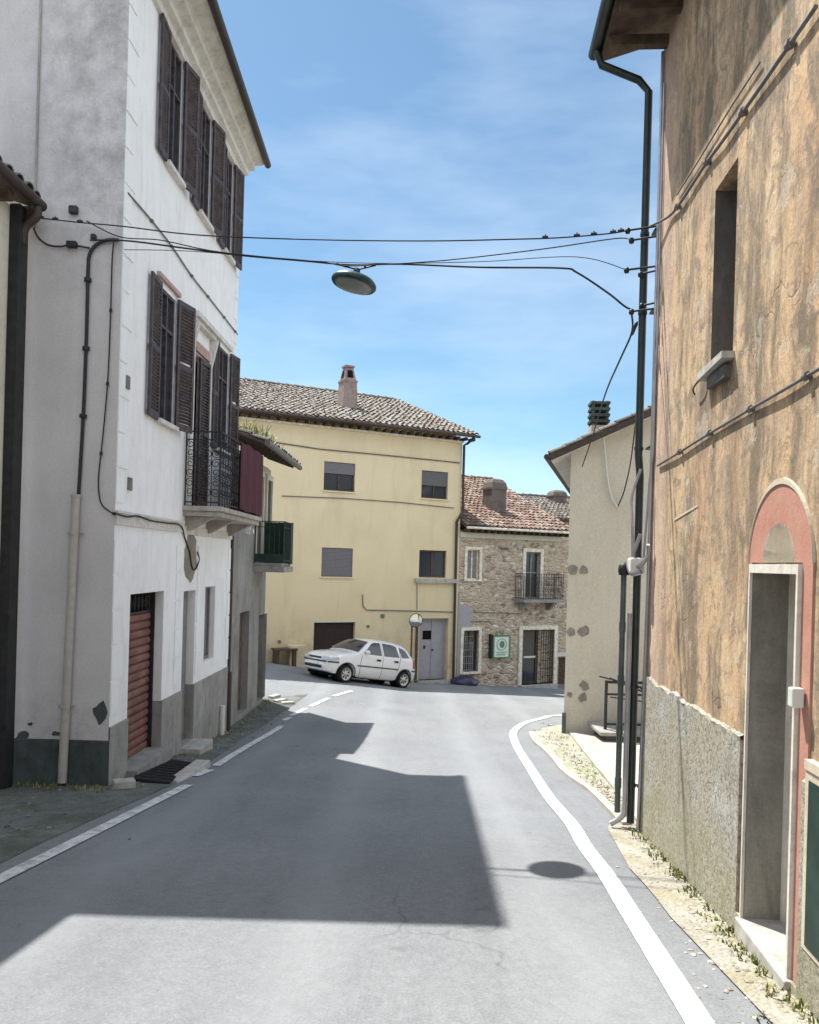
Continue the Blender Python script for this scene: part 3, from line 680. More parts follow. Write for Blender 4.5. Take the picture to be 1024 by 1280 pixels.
def cable(name, pts, r, mat, label, group=None, sag=None, k=6, clips=False, beads=None):
    P = smooth([Vector(p) for p in pts], k); mb = MB(); mb.tube(P, r, 6)
    if clips: clip_row(mb, P, r)
    for b in (beads or []):
        i = int(b * (len(P) - 1)); q = P[i]; t = (P[min(i + 1, len(P) - 1)] - P[i - 1]).normalized()
        mb.tube([q - t * .03 + Vector((0, 0, .012)), q + t * .03 + Vector((0, 0, .012))], r * 2.2, 6); mb.tube([q, q + Vector((0, 0, .04))], r * .9, 5)
    return mb.build(name, M[mat], label=label, cat='cable', group=group)
def span(A, B, sag, n=12):
    A, B = Vector(A), Vector(B); return [A.lerp(B, i / n) - Vector((0, 0, sag * 4 * (i / n) * (1 - i / n))) for i in range(n + 1)]

def each(name, mat, parent, n, fn):
    """the same small piece n times, each a part of its own"""
    for k in range(n):
        mb = MB(); fn(mb, k); mb.build(name, M[mat], parent)
# ================================================================== LEFT SIDE
# ---- white town house (street front FL, grey gable FG)
YC, YF = 9.5, 15.1
cnr = FL.p(YC, 0, 0); L1 = math.hypot(.0234, 1)
SC, SF = YC * L1, YF * L1
ZB = H(-3.5, 12) - 1.2; ZT = 7.45
FG = Frame((cnr.x - 7.5, cnr.y), (1, 0))
wh = thing('town_house', 'tall white three-storey house with grey gable wall, dark brown shutters and iron balcony', 'house', (cnr.x, cnr.y, H(cnr.x, cnr.y)))
zpl = -2.10
def S(px, py): return FL.hit(px, py)[0]
def Yr(a, b): return a, b
g0, g1 = S(163, 745), S(205, 741); gz0, gz1 = H(-3.5, (g0 + g1) / 2) + .16, FL.hit(163, 743)[1]
d0, d1 = S(228, 800), S(243, 800); dz0, dz1 = H(-3.5, d0) + .1, -.55
w0, w1 = S(255.5, 780), S(268, 780)
topw = [(10.90, 11.50), (12.42, 13.02), (13.93, 14.48)]
topw = [(a, b) for a, b in topw]
fw1 = (S(197, 450), S(217, 450)); bd = (S(240, 500), S(258, 500)); fw3 = (S(270, 500), S(284, 500))
holes = [(g0, g1, gz0, gz1, .24), (d0, d1, dz0, dz1, .16), (w0, w1, -1.8, -.52, .16)]
for a, b in topw: holes.append((a, b, 5.45, 7.2, .07))
holes += [(fw1[0], fw1[1], 1.88, 3.72, .07), (bd[0], bd[1], .80, 3.25, .2), (fw3[0], fw3[1], 1.92, 3.74, .07)]
mb = MB()
wall(mb, FL, SC, SF, zpl, ZT, holes, 0, 0)
# other two sides and far end of the block
back = FG.p(0, -5.7, 0)
FE = Frame(tuple(FL.p(SF, 0, 0))[:2], (-1, 0.0)); wall(mb, FE, 0, 7.3, ZB, ZT); FB = Frame((cnr.x - 7.5, 15.2), (0, -1)); wall(mb, FB, 0, 5.7, ZB, ZT)
mb.build('wall', M['white_plaster'], wh)
# gable end, a separate plaster with its own dark plinth below
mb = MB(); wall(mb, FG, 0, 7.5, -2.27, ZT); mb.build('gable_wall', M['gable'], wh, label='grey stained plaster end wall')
mb = MB(); wall(mb, FG, 0, 7.52, ZB, -2.26, d=.02); mb.face([FG.p(0, .02, -2.26), FG.p(7.52, .02, -2.26), FG.p(7.52, 0, -2.25), FG.p(0, 0, -2.25)]); mb.build('plinth', M['plinth_dark'], wh, label='dark plinth below the grey end wall')
# plaster that has come away at the plinth edge
for (px, py, r) in ((125, 890, .09), (38, 905, .035), (28, 921, .10), (70, 917, .06)):
    s, z = FG.hit(px, py); n = 11; pts = [FG.p(s + math.cos(6.283 * k / n) * r * rnd.uniform(.6, 1.1), .004, z + math.sin(6.283 * k / n) * r * rnd.uniform(.6, 1.5) * (1.5 if px == 125 else .6)) for k in range(n)]
    mb = MB(); mb.face(pts); mb.build('bare_patch', M['plinth_dark'], wh)
# street plinth
mb = MB(); ph = [(g0, g1, ZB, zpl, .235), (d0, d1, dz0, zpl, .155)]
wall(mb, FL, SC - .02, SF, ZB, zpl + .004, [(g0, g1, gz0, zpl + .004, .26), (d0, d1, dz0, zpl + .004, .18)], .02)
mb.face([FL.p(SC, .02, zpl + .004), FL.p(g0, .02, zpl + .004), FL.p(g0, 0, zpl + .01), FL.p(SC, 0, zpl + .01)])
mb.face([FL.p(g1, .02, zpl + .004), FL.p(d0, .02, zpl + .004), FL.p(d0, 0, zpl + .01), FL.p(g1, 0, zpl + .01)])
mb.face([FL.p(d1, .02, zpl + .004), FL.p(SF, .02, zpl + .004), FL.p(SF, 0, zpl + .01), FL.p(d1, 0, zpl + .01)])
mb.build('plinth', M['plinth_grey'], wh, label='rough grey plinth along the street front')
# quoins: raised blocks up the two corners and beside the ground-floor door
z = -1.95; k = 0
def quoin(a, b, e, z):
    mb = MB(); mb.fb(FL, a, b, -.001, e, z, z + .40); mb.build('quoin', M['quoin'], wh)
while z < 7.0:
    e = .012 + (k % 3) * .002
    if not .0 < z + .2 < .75: quoin(SC + .001, SC + (.34 if k % 2 else .23), e, z); quoin(SF - (.26 if k % 2 else .18), SF - .002, e, z)
    if z < -.1: quoin(d0 - .42, d0 - .10, .022, z); quoin(d1 + .04, d1 + .17, .018, z)
    z += .43; k += 1
# string course under the first floor
mb = MB(); mb.fb(FL, SC, S(228, 650), 0, .03, .36, .50); mb.fb(FL, SC, S(228, 650), 0, .045, .50, .53); mb.fb(FL, S(228, 650), SF, 0, .03, .34, .47); mb.build('string_course', M['moulding'], wh)
# roof with stepped cornice
mb = MB()
prof = [(0, 7.20), (.05, 7.22), (.05, 7.33), (.12, 7.37), (.12, 7.46), (.22, 7.52), (.22, 7.62), (.33, 7.68), (.38, 7.74)]
pr = []
for (dd, z) in prof:
    # front, running from the gable corner to the far corner, mitred round both ends
    gd_ = min(dd, .05) * .8; A = FG.p(-.0, gd_, z); Bp = Vector((cnr.x + dd * (1 + .5 * min(1, dd / .38)), cnr.y - gd_, z)); Cc = FL.p(SF, dd, z) + Vector((0, dd, 0)); D = Vector((cnr.x - 7.5, YF + dd, z)); pr.append([A, Bp, Cc, D])  # overhang shaped for its cast shadow: wider near, trimmed on the gable
for i in range(len(pr) - 1):
    for k in range(3): mb.face([pr[i][k], pr[i][k + 1], pr[i + 1][k + 1], pr[i + 1][k]])
mb.build('cornice', M['moulding'], wh)
mb = MB(); A, B_, C_, D_ = pr[-1]; ax = Vector((cnr.x - 3.6, cnr.y + 2.7, 9.3)); ax2 = Vector((cnr.x - 7.5, cnr.y + 2.7, 9.3))
up = Vector((0, 0, .03))
for q in ([A, B_, ax, ax2], [B_, C_, ax], [C_, D_, ax2, ax], ): mb.face([p + up for p in q])
for (P, Q) in ((A, B_), (B_, C_), (C_, D_)):
    mb.face([P, Q, Q + up, P + up])
rf = mb.build('roof', M['tile_grey'], wh)
mb = MB()
def guttered(a, b, r=.065):
    mb.tube([a, b], r, 10)
off = Vector((.05, -.0, .0)); guttered(pr[-1][1] + off, pr[-1][2] + Vector((.05, .05, 0)))
mb.build('gutter', M['copper'], rf)

# ---- openings of the white house
def shutter_pair(w, s0, s1, z0, z1, wl, al, ar, d=.03):
    for side, ang in ((0, al), (1, ar)):
        mb = MB()
        if side == 0:
            F = FL.sub(s0 - .01, d + .02, 0); Fl = Frame(tuple(F.o)[:2], (0, 1)); 
            # hinged at the near jamb, folded back towards the camera, standing off the wall by ang
            dirv = (-FL.d * math.cos(ang) + FL.n * math.sin(ang)); Fr = Frame((F.o.x, F.o.y), (dirv.x, dirv.y))
        else:
            F = FL.sub(s1 + .01, d, 0); dirv = (FL.d * math.cos(ang) + FL.n * math.sin(ang)); Fr = Frame((F.o.x, F.o.y), (dirv.x, dirv.y))
        leaf_shutter(mb, Fr, wl, z0 - .03, z1 + .02, flip=side == 1)
        mb.build('shutter', M['shutter'], w)
def wsill(w, s0, s1, z): 
    mb = MB(); mb.fb(FL, s0 - .06, s1 + .06, -.02, .09, z - .06, z); mb.build('sill', M['moulding'], w)
for (a, b), (al, ar) in zip(topw, ((R(3), R(13)), (R(3), R(12)), (R(3), R(9)))):
    w = glazing(wh, FL, a, b, 5.45, 7.2, .055, 'shutter', bars=1, transom=6.6); shutter_pair(w, a, b, 5.45, 7.2, .40, al, ar); wsill(w, a, b, 5.45)
w = glazing(wh, FL, fw1[0], fw1[1], 1.88, 3.72, .055, 'shutter', bars=1, transom=3.2); shutter_pair(w, fw1[0], fw1[1], 1.88, 3.72, .44, R(3), R(15)); wsill(w, fw1[0], fw1[1], 1.88)
mb = MB(); mb.fb(FL, fw1[0] - .12, fw1[1] + .12, 0, .05, 3.80, 3.86); mb.build('lintel_moulding', M['rose'], w)
w = glazing(wh, FL, fw3[0], fw3[1], 1.92, 3.74, .055, 'shutter', bars=1, transom=3.2); shutter_pair(w, fw3[0], fw3[1], 1.92, 3.74, .36, R(3), R(12)); wsill(w, fw3[0], fw3[1], 1.92)
mb = MB(); mb.fb(FL, fw3[0] - .1, fw3[1] + .1, 0, .05, 3.82, 3.9); mb.build('lintel_moulding', M['moulding'], w)
# balcony door: half-open louvred leaf, moulded surround, broken hood
bdr = MB(); Fr = FL.sub(bd[0] + .02, -.10, 0); leaf_shutter(bdr, FL.sub(bd[0], -.06, R(8)), (bd[1] - bd[0]) * .52, .82, 3.22); leaf_shutter(bdr, FL.sub(bd[0] + (bd[1] - bd[0]) * .5, -.02, R(-7)), (bd[1] - bd[0]) * .52, .82, 3.22)
bdo = bdr.build('balcony_door', M['shutter'], wh)
mb = MB(); mb.fb(FL, bd[0], bd[1], -.20, -.17, .8, 3.25); mb.build('pane', M['dark'], bdo)
mb = MB(); mb.fb(FL, bd[0] - .16, bd[0] - .005, 0, .04, .80, 3.30); mb.fb(FL, bd[1] + .005, bd[1] + .16, 0, .04, .80, 3.30); mb.fb(FL, bd[0] - .16, bd[1] + .16, 0, .045, 3.302, 3.42)
mb.fb(FL, bd[0] - .2, bd[1] + .2, 0, .10, 3.66, 3.72); mb.fb(FL, bd[0] - .24, bd[1] + .24, 0, .15, 3.722, 3.80)
for e in (-.18, .10):
    s = (bd[0] if e < 0 else bd[1]) + e; mb.hexa([FL.p(s, .04, 3.2), FL.p(s + .08, .04, 3.2), FL.p(s + .08, 0, 3.2), FL.p(s, 0, 3.2), FL.p(s, .14, 3.658), FL.p(s + .08, .14, 3.658), FL.p(s + .08, 0, 3.658), FL.p(s, 0, 3.658)])
mb.build('door_surround', M['moulding'], wh, label='crumbling moulded surround with hood over the balcony door')
mb = MB(); mb.fb(FL, bd[0], bd[1], -.05, .052, 3.26, 3.40); mb.build('lintel_moulding', M['rose'], wh)
# balcony
bs0, bs1, bo = 12.12, 14.98, .56
bal = MB(); bal.fb(FL, bs0 - .04, bs1 + .04, -.05, bo + .05, .70, .775); bal.fb(FL, bs0, bs1, -.02, bo, .62, .70)
M['balcony_stone'] = plaster('stained_balcony_stone', (.36, .33, .29), (.17, .15, .13), (.45, .42, .38), .6, .6, 2)
balo = bal.build('balcony', M['balcony_stone'], wh, bevel=.01)
for s in (bs0 + .12, 13.4, bs1 - .2):
    mb = MB(); mb.hexa([FL.p(s, .06, .40), FL.p(s + .12, .06, .40), FL.p(s + .12, 0, .40), FL.p(s, 0, .40), FL.p(s, bo - .1, .618), FL.p(s + .12, bo - .1, .618), FL.p(s + .12, 0, .618), FL.p(s, 0, .618)])
    mb.build('bracket', M['balcony_stone'], balo)
FN = Frame(tuple(FL.p(bs0, 0, 0))[:2], (FL.n.x, FL.n.y))    # near side panel, seen face on
mb = MB(); railing(mb, FN, .02, bo, 0, .775, 1.93, .14); railing(mb, FL, bs0, bs1, bo, .775, 1.93, .16)
FN2 = Frame(tuple(FL.p(bs1, 0, 0))[:2], (FL.n.x, FL.n.y)); railing(mb, FN2, .02, bo, 0, .775, 1.93, .12, False)
mb.build('railing', M['iron'], balo)
# maroon sheet tied round the far half of the railing
mb = MB(); n = 16
def sheet(F, s0, s1, d, side):
    for k in range(n):
        a, b = s0 + (s1 - s0) * k / n, s0 + (s1 - s0) * (k + 1) / n
        da, db = d + .007 * math.sin(k * 1.3), d + .007 * math.sin((k + 1) * 1.3); sa, sb = .012 * math.sin(k * .9), .012 * math.sin((k + 1) * .9)
        for t in (0, .006 * side): mb.face([F.p(a, da + t, .81 + sa), F.p(b, db + t, .81 + sb), F.p(b, db + t, 1.96 - sb * 1.5), F.p(a, da + t, 1.96 - sa * 1.5)])
sheet(FL, 13.28, 15.02, bo + .03, 1); sheet(FN2, .02, bo + .03, -.03, -1)
mb.build('privacy_sheet', M['maroon'], balo, label='dark maroon privacy sheet tied to the railing')
# damp brown patch where the render has failed under the balcony
mb = MB(); n = 18; mb.face([FL.p(12.55 + math.cos(6.283 * k / n) * .38 * rnd.uniform(.7, 1.1), .006, -.02 + math.sin(6.283 * k / n) * .40 * rnd.uniform(.75, 1.1)) for k in range(n)]); mb.build('bare_patch', M['jamb_concrete'], wh)
# roller door
gd = MB(); gh = (gz1 - gz0); nz_ = 15; z = gz0; zt = gz1 - .30
Fd = FL
gd_prof = []
kk = 0
while z < zt - .001:
    zz = min(z + .115, zt); e = -.20
    pts = [(e, z), (e + .028, z + .02), (e + .032, (z + zz) / 2), (e + .02, zz - .018), (e - .004, zz - .008), (e, zz)]
    for (da, za), (db, zb) in zip(pts, pts[1:]): gd.face([FL.p(g0 + .02, da, za), FL.p(g1 - .02, da, za), FL.p(g1 - .02, db, zb), FL.p(g0 + .02, db, zb)])
    z = zz; kk += 1
rdoor = gd.build('roller_door', M['rust_door'], wh, label='rusty red corrugated roller door')
mb = MB(); mb.fb(FL, g0, g1, -.21, -.16, zt, zt + .03); mb.fb(FL, g0, g1, -.21, -.16, gz1 - .03, gz1)
for k in range(9):
    s = g0 + (g1 - g0) * (k + .5) / 9; mb.tube([FL.p(s, -.185, zt + .03), FL.p(s, -.185, gz1 - .03)], .010, 5)
    ring = [FL.p(s + .045 * math.cos(a * 6.283 / 10), -.185, zt + .15 + .07 * math.sin(a * 6.283 / 10)) for a in range(11)]; mb.tube(ring, .007, 4)
grl = mb.build('transom_grille', M['iron'], wh); mb = MB(); mb.fb(FL, g0, g1, -.25, -.235, gz0, gz1); mb.build('backing', M['dark'], grl)
mb = MB(); mb.fb(FL, g1 - .035, g1 - .005, -.19, -.12, gz0, gz1); mb.build('door_rail', M['iron'], wh)
mb = MB(); mb.fb(FL, g0 - .02, g1 + .02, -.2, .16, gz0 - .4, gz0 + .004); mb.build('doorstep', M['concrete_grey'], wh)
# grey door and step
mb = MB(); mb.fb(FL, d0, d1, -.17, -.13, dz0, dz1)
for (za, zb) in ((dz0 + .12, dz0 + .95), (dz0 + 1.08, dz1 - .12)): mb.fb(FL, d0 + .08, d1 - .08, -.13, -.115, za, zb)
dd = mb.build('door', M['door_mid'], wh, label='plain grey panelled house door'); mb = MB(); mb.tube([FL.p(d0 + .07, -.12, dz0 + 1.0), FL.p(d0 + .07, -.08, dz0 + 1.0)], .02, 8); mb.build('handle', M['pipe_steel'], dd)
mb = MB(); mb.fb(FL, d0 - .03, d1 + .06, -.1, .34, dz0 - .35, dz0 - .005); mb.build('doorstep', M['step'], wh, bevel=.01)
w = glazing(wh, FL, w0, w1, -1.8, -.52, .14, 'door_mid', 'blind_grey', bars=0)
# downpipe on the gable, cream coloured
mb = MB(); a = FG.hit(98, 622); b = FG.hit(81, 976)
mb.tube([FG.p(a[0], .07, a[1]), FG.p(b[0], .07, b[1])], .052, 12); mb.tube([FG.p(a[0], .07, a[1] - .0), FG.p(a[0], .07, a[1] + .03)], .06, 12)
for (px, py) in ((95, 667), (84, 882)): q = FG.hit(px, py); mb.tube([FG.p(q[0], .07, q[1] - .012), FG.p(q[0], .07, q[1] + .012)], .066, 12); mb.fb(FG, q[0] - .1, q[0] + .1, 0, .02, q[1] - .012, q[1] + .012)
mb.build('downpipe', M['pipe_beige'], wh, label='cream conduit pipe on the grey end wall')
mb = MB(); q = FG.hit(48, 128); mb.fb(FG, q[0] - .012, q[0] + .012, 0, .02, 3.9, ZT); mb.build('wall_joint', M['plinth_grey'], wh)
# short iron anchors
mb = MB()
for px, py in ((158, 478), (161, 605)):
    s, z = FL.hit(px, py); mb.fb(FL, s - .05, s + .05, 0, .03, z - .08, z + .08)
mb.build('wall_anchor', M['cable_grey'], wh)

# ---- white pipe stub by the far corner
q = G(277, 919); mb = MB(); mb.tube([(q.x, q.y, q.z - .1), (q.x, q.y, q.z + .52)], .05, 12); mb.tube([(q.x, q.y, q.z + .52), (q.x, q.y, q.z + .55)], .056, 12); mb.build('pipe_stub', M['meter'], label='short white upright pipe on the ground before the far end of the white house', cat='pipe')

# ---- grey low house beyond the white one
s1g = 18.62; zg = 2.12
gh_ = thing('grey_house', 'grey rendered two-storey house with tiled eaves and green balcony, beyond the white house', 'house', (flx(17) - .02, 17, H(-3.5, 17)))
FH = Frame(tuple(FL.p(SF + .01, -.03, 0))[:2], tuple(FL.d)[:2]); lenH = s1g - SF
zb = H(-3.5, 18) - 1
def Sh(px, py): return FH.hit(px, py)
ho = []
A = Sh(297, 768); B = Sh(313, 768); e1 = (Sh(299, 800)[0], Sh(311, 800)[0], H(-3.5, 16) + .1, Sh(305, 765)[1], .2)
e2 = (Sh(323, 800)[0], Sh(333, 800)[0], H(-3.5, 18) + .08, Sh(328, 768)[1], .2)
e3 = (Sh(320, 650)[0], Sh(327, 650)[0], -.06, 1.85, .15); e4 = (Sh(332.5, 640)[0], Sh(338, 640)[0], -.06, 1.85, .15)
mb = MB(); wall(mb, FH, 0, lenH, zb, zg, [e1, e2, e3, e4]); c2 = FH.p(lenH, 0, 0); FH2 = Frame((c2.x, c2.y), (-1, .15)); wall(mb, FH2, 0, 6, zb, zg)
q = FH2.p(6, 0, 0); FH3 = Frame((q.x, q.y), (0, -1)); wall(mb, FH3, 0, 3.9, zb, zg)
mb.build('wall', M['grey_house'], gh_)
for e, nm in ((e1, 'door'), (e2, 'door')):
    mb = MB(); mb.fb(FH, e[0], e[1], -.2, -.15, e[2], e[3]); mb.fb(FH, e[0] + .06, e[1] - .06, -.15, -.14, e[2] + .15, e[3] - .5); o = mb.build(nm, M['timber'], gh_); mb = MB(); mb.tube([FH.p(e[0] + .08, -.15, e[2] + 1), FH.p(e[0] + .08, -.1, e[2] + 1)], .018, 6); mb.build('handle', M['pipe_steel'], o)
for e in (e3, e4):
    w = glazing(gh_, FH, e[0], e[1], e[2], e[3], .13, 'timber', bars=0, transom=1.2)
    mb = MB(); fr = .09; mb.fb(FH, e[0] - fr, e[0], 0, .04, e[2], e[3] + .12); mb.fb(FH, e[1], e[1] + fr, 0, .04, e[2], e[3] + .12); mb.fb(FH, e[0], e[1], 0, .038, e[3], e[3] + .12); mb.build('surround', M['cream'], w)
# light band under the eaves
mb = MB(); mb.fb(FH, 0, lenH, 0, .05, zg - .16, zg - .04); mb.build('eaves_band', M['pale_house'], gh_)
# roof
ov = .62; pitch = math.tan(R(20)); mb = MB(); eo = [FH.p(-.0, ov, zg + .12), FH.p(lenH + .35, ov, zg + .12)]; rg = [FH.p(-.0, -3.0, zg + .12 + (3 + ov) * pitch), FH.p(lenH + .35, -3.0, zg + .12 + (3 + ov) * pitch)]
rg2 = [p - FH.n * 3.2 - Vector((0, 0, 3.2 * pitch)) for p in rg]
slab(mb, [eo[0], eo[1], rg[1], rg[0]], .05, 0); slab(mb, [rg[0], rg[1], rg2[1], rg2[0]], .05, 0)
roof = mb.build('roof', M['pan_tile'], gh_)
mb = MB(); V = (rg[0] - eo[0]); tiles(mb, eo[0] + Vector((0, 0, .01)), FH.d, V, lenH + .35, V.length, r=.085); ridge_tiles(mb, rg[0] + Vector((0, 0, .05)), rg[1] + Vector((0, 0, .05)))
V2 = (rg2[0] - rg[0]); tiles(mb, rg2[1] + Vector((0, 0, .02)), -FH.d, -V2, lenH + .35, V2.length, r=.085); mb.build('roof_tiles', [M['tile_dark'], M['pan_tile']], roof)
k = .1
while k < lenH + .3: mb = MB(); mb.hexa([FH.p(k, ov - .05, zg + .03), FH.p(k + .08, ov - .05, zg + .03), FH.p(k + .08, -.05, zg + .03 + (ov - .05) * pitch - .0), FH.p(k, -.05, zg + .03 + (ov - .05) * pitch), FH.p(k, ov - .05, zg + .075), FH.p(k + .08, ov - .05, zg + .075), FH.p(k + .08, -.05, zg + .075 + ov * pitch - .02), FH.p(k, -.05, zg + .075 + ov * pitch - .02)]); k += .38; mb.build('rafter', M['timber'], roof)
mb = MB(); q = eo[1] + Vector((0, 0, -.04)); mb.tube([eo[0] + FH.n * .06 + Vector((0, 0, -.02)), q + FH.n * .06], .06, 10); mb.build('gutter', M['cable_grey'], roof)
# bay pier under the balcony and the green balcony
b0, b1, bO = Sh(317, 690)[0], lenH - .35, .66
mb = MB(); mb.fb(FH, b0 - .05, b1 + .05, -.02, bO + .03, -.30, -.17); mb.fb(FH, b0, b1, -.02, bO - .03, -.17, -.10); bo2 = mb.build('balcony', M['concrete_grey'], gh_, bevel=.01)
mb = MB(); railing(mb, FH, b0, b1, bO, -.1, .82, .10, False); q0 = FH.p(b0, 0, 0); Fn = Frame((q0.x, q0.y), tuple(FH.n)[:2]); railing(mb, Fn, .02, bO, 0, -.1, .82, .10, False)
mb.fb(Fn, .02, bO, -.012, .012, -.08, .10)
mb.build('railing', M['green_iron'], bo2)
q1 = FH.p(b1, 0, 0); Ff = Frame((q1.x, q1.y), tuple(FH.n)[:2]); mb = MB(); mb.fb(Ff, .02, bO + .02, -.012, .012, -.1, .84); mb.fb(FH, b1 - .3, b1, bO - .008, bO + .022, -.12, .80); mb.build('side_panel', M['green_iron'], bo2, label='solid dark green panel closing the balcony')
# lantern and mailbox on the grey house, dark joint pipe
s, z = Sh(307, 662); mb = MB(); mb.fb(FH, s - .06, s + .06, 0, .10, z - .09, z + .05); mb.lathe(FH.p(s, .13, z - .03), FH.n, [(0, .03), (.03, .06), (.04, .055), (.03, 0)], 12); mb.build('wall_lamp', M['white_paint'], gh_)
mb = MB(); mb.tube([FH.p(.03, .06, zb), FH.p(.03, .06, -2.2)], .055, 10); mb.tube([FH.p(.03, .055, -2.2), FH.p(.03, .055, 2.0)], .03, 8); mb.build('downpipe', M['copper'], gh_)

# weeds on the roof edge of the grey house
mb = MB(); c = FH.p(2.0, .2, zg + .45)
for i in range(46):
    a = rnd.uniform(.4, 3.2); dd_ = rnd.uniform(-.4, .45); p = FH.p(a, dd_, 0); blades(mb, p.x, p.y, zg + .16 + (ov - dd_) * pitch, 10, rnd.uniform(.14, .42) * (1.25 if 1.3 < a < 2.8 else .7), .06)
mb.build('roof_plant', M['roof_weed'], loc=tuple(c), label='tufts of green and straw-coloured weeds growing on the tiled roof edge of the grey house', cat='plant')

# ---- cream low house at the left edge of the view
lw = thing('low_house', 'cream low house at the left edge with dark overhanging tiled eaves and black downpipe', 'house', (-4.8, 5, H(-4.8, 5)))
FW = Frame((-5.04, -4.0), (.0234, 1)); ln = 13.35; zt = 4.0
mb = MB(); wall(mb, FW, 0, ln, H(-4.8, 9) - .8, zt, [(3, 4.1, -2.4, -.1, .15), (7.2, 8.1, 1.0, 2.4, .15)]); q = FW.p(0, 0, 0); F2 = Frame((q.x - 6, q.y), (1, 0)); wall(mb, F2, 0, 6, -4, zt); mb.build('wall', M['cream'], lw)
mb = MB(); mb.fb(FW, 3, 4.1, -.15, -.1, -2.4, -.1); mb.build('door', M['timber'], lw); glazing(lw, FW, 7.2, 8.1, 1.0, 2.4, .14, 'timber')
ovl = .20; pt = math.tan(R(18)); e0, e1_ = FW.p(-.3, ovl, zt + .12), FW.p(ln - .01, ovl, zt + .12); r0, r1 = FW.p(-.3, -3.2, zt + .12 + (3.2 + ovl) * pt), FW.p(ln - .01, -3.2, zt + .12 + (3.2 + ovl) * pt)
mb = MB(); slab(mb, [e0, e1_, r1, r0], .06); rr = mb.build('roof', M['pan_tile'], lw)
mb = MB(); tiles(mb, e0 + Vector((0, 0, .01)), FW.d, r0 - e0, ln + .29, (r0 - e0).length, r=.09); mb.build('roof_tiles', [M['tile_dark'], M['pan_tile']], rr)
k = .2
while k < ln - .1: mb = MB(); mb.fb(FW, k, k + .09, 0, ovl - .04, zt - .06, zt + .055); k += .45; mb.build('rafter', M['timber'], rr)
mb = MB(); mb.tube([e0 + FW.n * .06 + Vector((0, 0, -.03)), e1_ + FW.n * .06 + Vector((0, 0, -.03))], .065, 10)
p = FW.p(ln - .12, ovl + .05, zt + .05); mb.tube(smooth([p, p + Vector((0, 0, -.12)), FW.p(ln - .12, .12, zt - .2), FW.p(ln - .12, .08, zt - .4)], 4), .055, 10); mb.build('gutter', M['copper'], rr)
mb = MB(); mb.fb(FW, ln - .24, ln - .04, .0, .12, H(-4.7, 9.2) - .1, zt + .02); mb.build('downpipe', M['iron'], lw, label='broad black downpipe casing')
# ================================================================== FAR BUILDINGS
DX, DY = .89, .456
FY = Frame((-1.7, 28.3), (DX, DY))
def Sy(px, py): return FY.hit(px, py)
def rect(F, x0, y0, x1, y1):
    a = F.hit(x0, y0); b = F.hit(x1, y1); c = F.hit(x1, y0); d = F.hit(x0, y1)
    return ((a[0] + d[0]) / 2, (b[0] + c[0]) / 2, (b[1] + d[1]) / 2, (a[1] + c[1]) / 2)
sYR = 4.04; sYL = -6.6; zY = 4.78
yb = FY.p(0, 0, 0)
yh = thing('yellow_house', 'ochre-yellow rendered three-storey house with grey tiled roof behind the white car', 'house', (yb.x, yb.y, H(yb.x, yb.y)))
ZYB = -5.6
W1 = rect(FY, 405, 578, 444, 614); W2 = rect(FY, 527, 589, 560, 623.5); W3 = rect(FY, 402, 685, 441, 721); W4 = rect(FY, 524, 688, 558, 722)
gy = rect(FY, 392, 778, 443.5, 830); gy = (gy[0], gy[1], FY.ground((gy[0] + gy[1]) / 2) + .02, gy[3])
dy = rect(FY, 523.5, 773, 560, 850); dy = (dy[0], dy[1], FY.ground((dy[0] + dy[1]) / 2) + .12, dy[3])
mb = MB(); wall(mb, FY, sYL, sYR, ZYB, zY, [(*W1, .16), (*W2, .16), (*W3, .16), (*W4, .16), (*gy, .2), (*dy, .28)])
q = FY.p(sYR, 0, 0); FYr = Frame((q.x, q.y), tuple(-FY.n)[:2]); dpt = 13.2; zr = 7.28; dd = 6.6
for F_, flip in ((FYr, 1),):
    wall(mb, F_, 0, dpt, ZYB, zY); mb.face([F_.p(0, 0, zY), F_.p(dpt, 0, zY), F_.p(dd, 0, zr - .1)])
q = FY.p(sYL, -dpt, 0); FYl = Frame((q.x, q.y), tuple(FY.n)[:2]); wall(mb, FYl, 0, dpt, ZYB, zY); mb.face([FYl.p(0, 0, zY), FYl.p(dpt, 0, zY), FYl.p(dd, 0, zr - .1)])
mb.build('wall', M['yellow'], yh)
def roof_gable(parent, F, s0, s1, z0, z1, dd, ov, mt, name='roof', col=.21, row=.34, r=.083, back=True):
    pitch = (z1 - z0) / dd; e0, e1 = F.p(s0, ov, z0 - 0 + .10 - ov * pitch * 0), F.p(s1, ov, z0 + .10); z_r = z1 + .10
    r0, r1 = F.p(s0, -dd, z_r), F.p(s1, -dd, z_r); b0, b1 = F.p(s0, -2 * dd - ov, z0 + .1), F.p(s1, -2 * dd - ov, z0 + .1)
    mb = MB(); slab(mb, [e0, e1, r1, r0], .07); slab(mb, [r0, r1, b1, b0], .07); rf = mb.build(name, M['pan_tile'], parent)
    mb = MB(); up = Vector((0, 0, .012)); tiles(mb, e0 + up, F.d, r0 - e0, s1 - s0, (r0 - e0).length, col=col, row=row, r=r)
    ridge_tiles(mb, r0 + up * 5, r1 + up * 5, r * 1.3); ridge_tiles(mb, e1 + up * 2 - F.d * .06, r1 + up * 5 - F.d * .06, r * .95)
    mb.build('roof_tiles', [M[mt], M['pan_tile']], rf); return rf
yr = roof_gable(yh, FY, sYL - .4, sYR + .42, zY, zr, dd, .48, 'tile_grey')
k = sYL
while k < sYR + .3: mb = MB(); mb.fb(FY, k, k + .11, 0, .36, zY - .10, zY + .015); k += .33; mb.build('eaves_block', M['timber'], yr)
mb = MB(); mb.fb(FY, sYL, sYR, 0, .12, zY - .17, zY - .105); mb.build('eaves_band', M['trim'], yr)
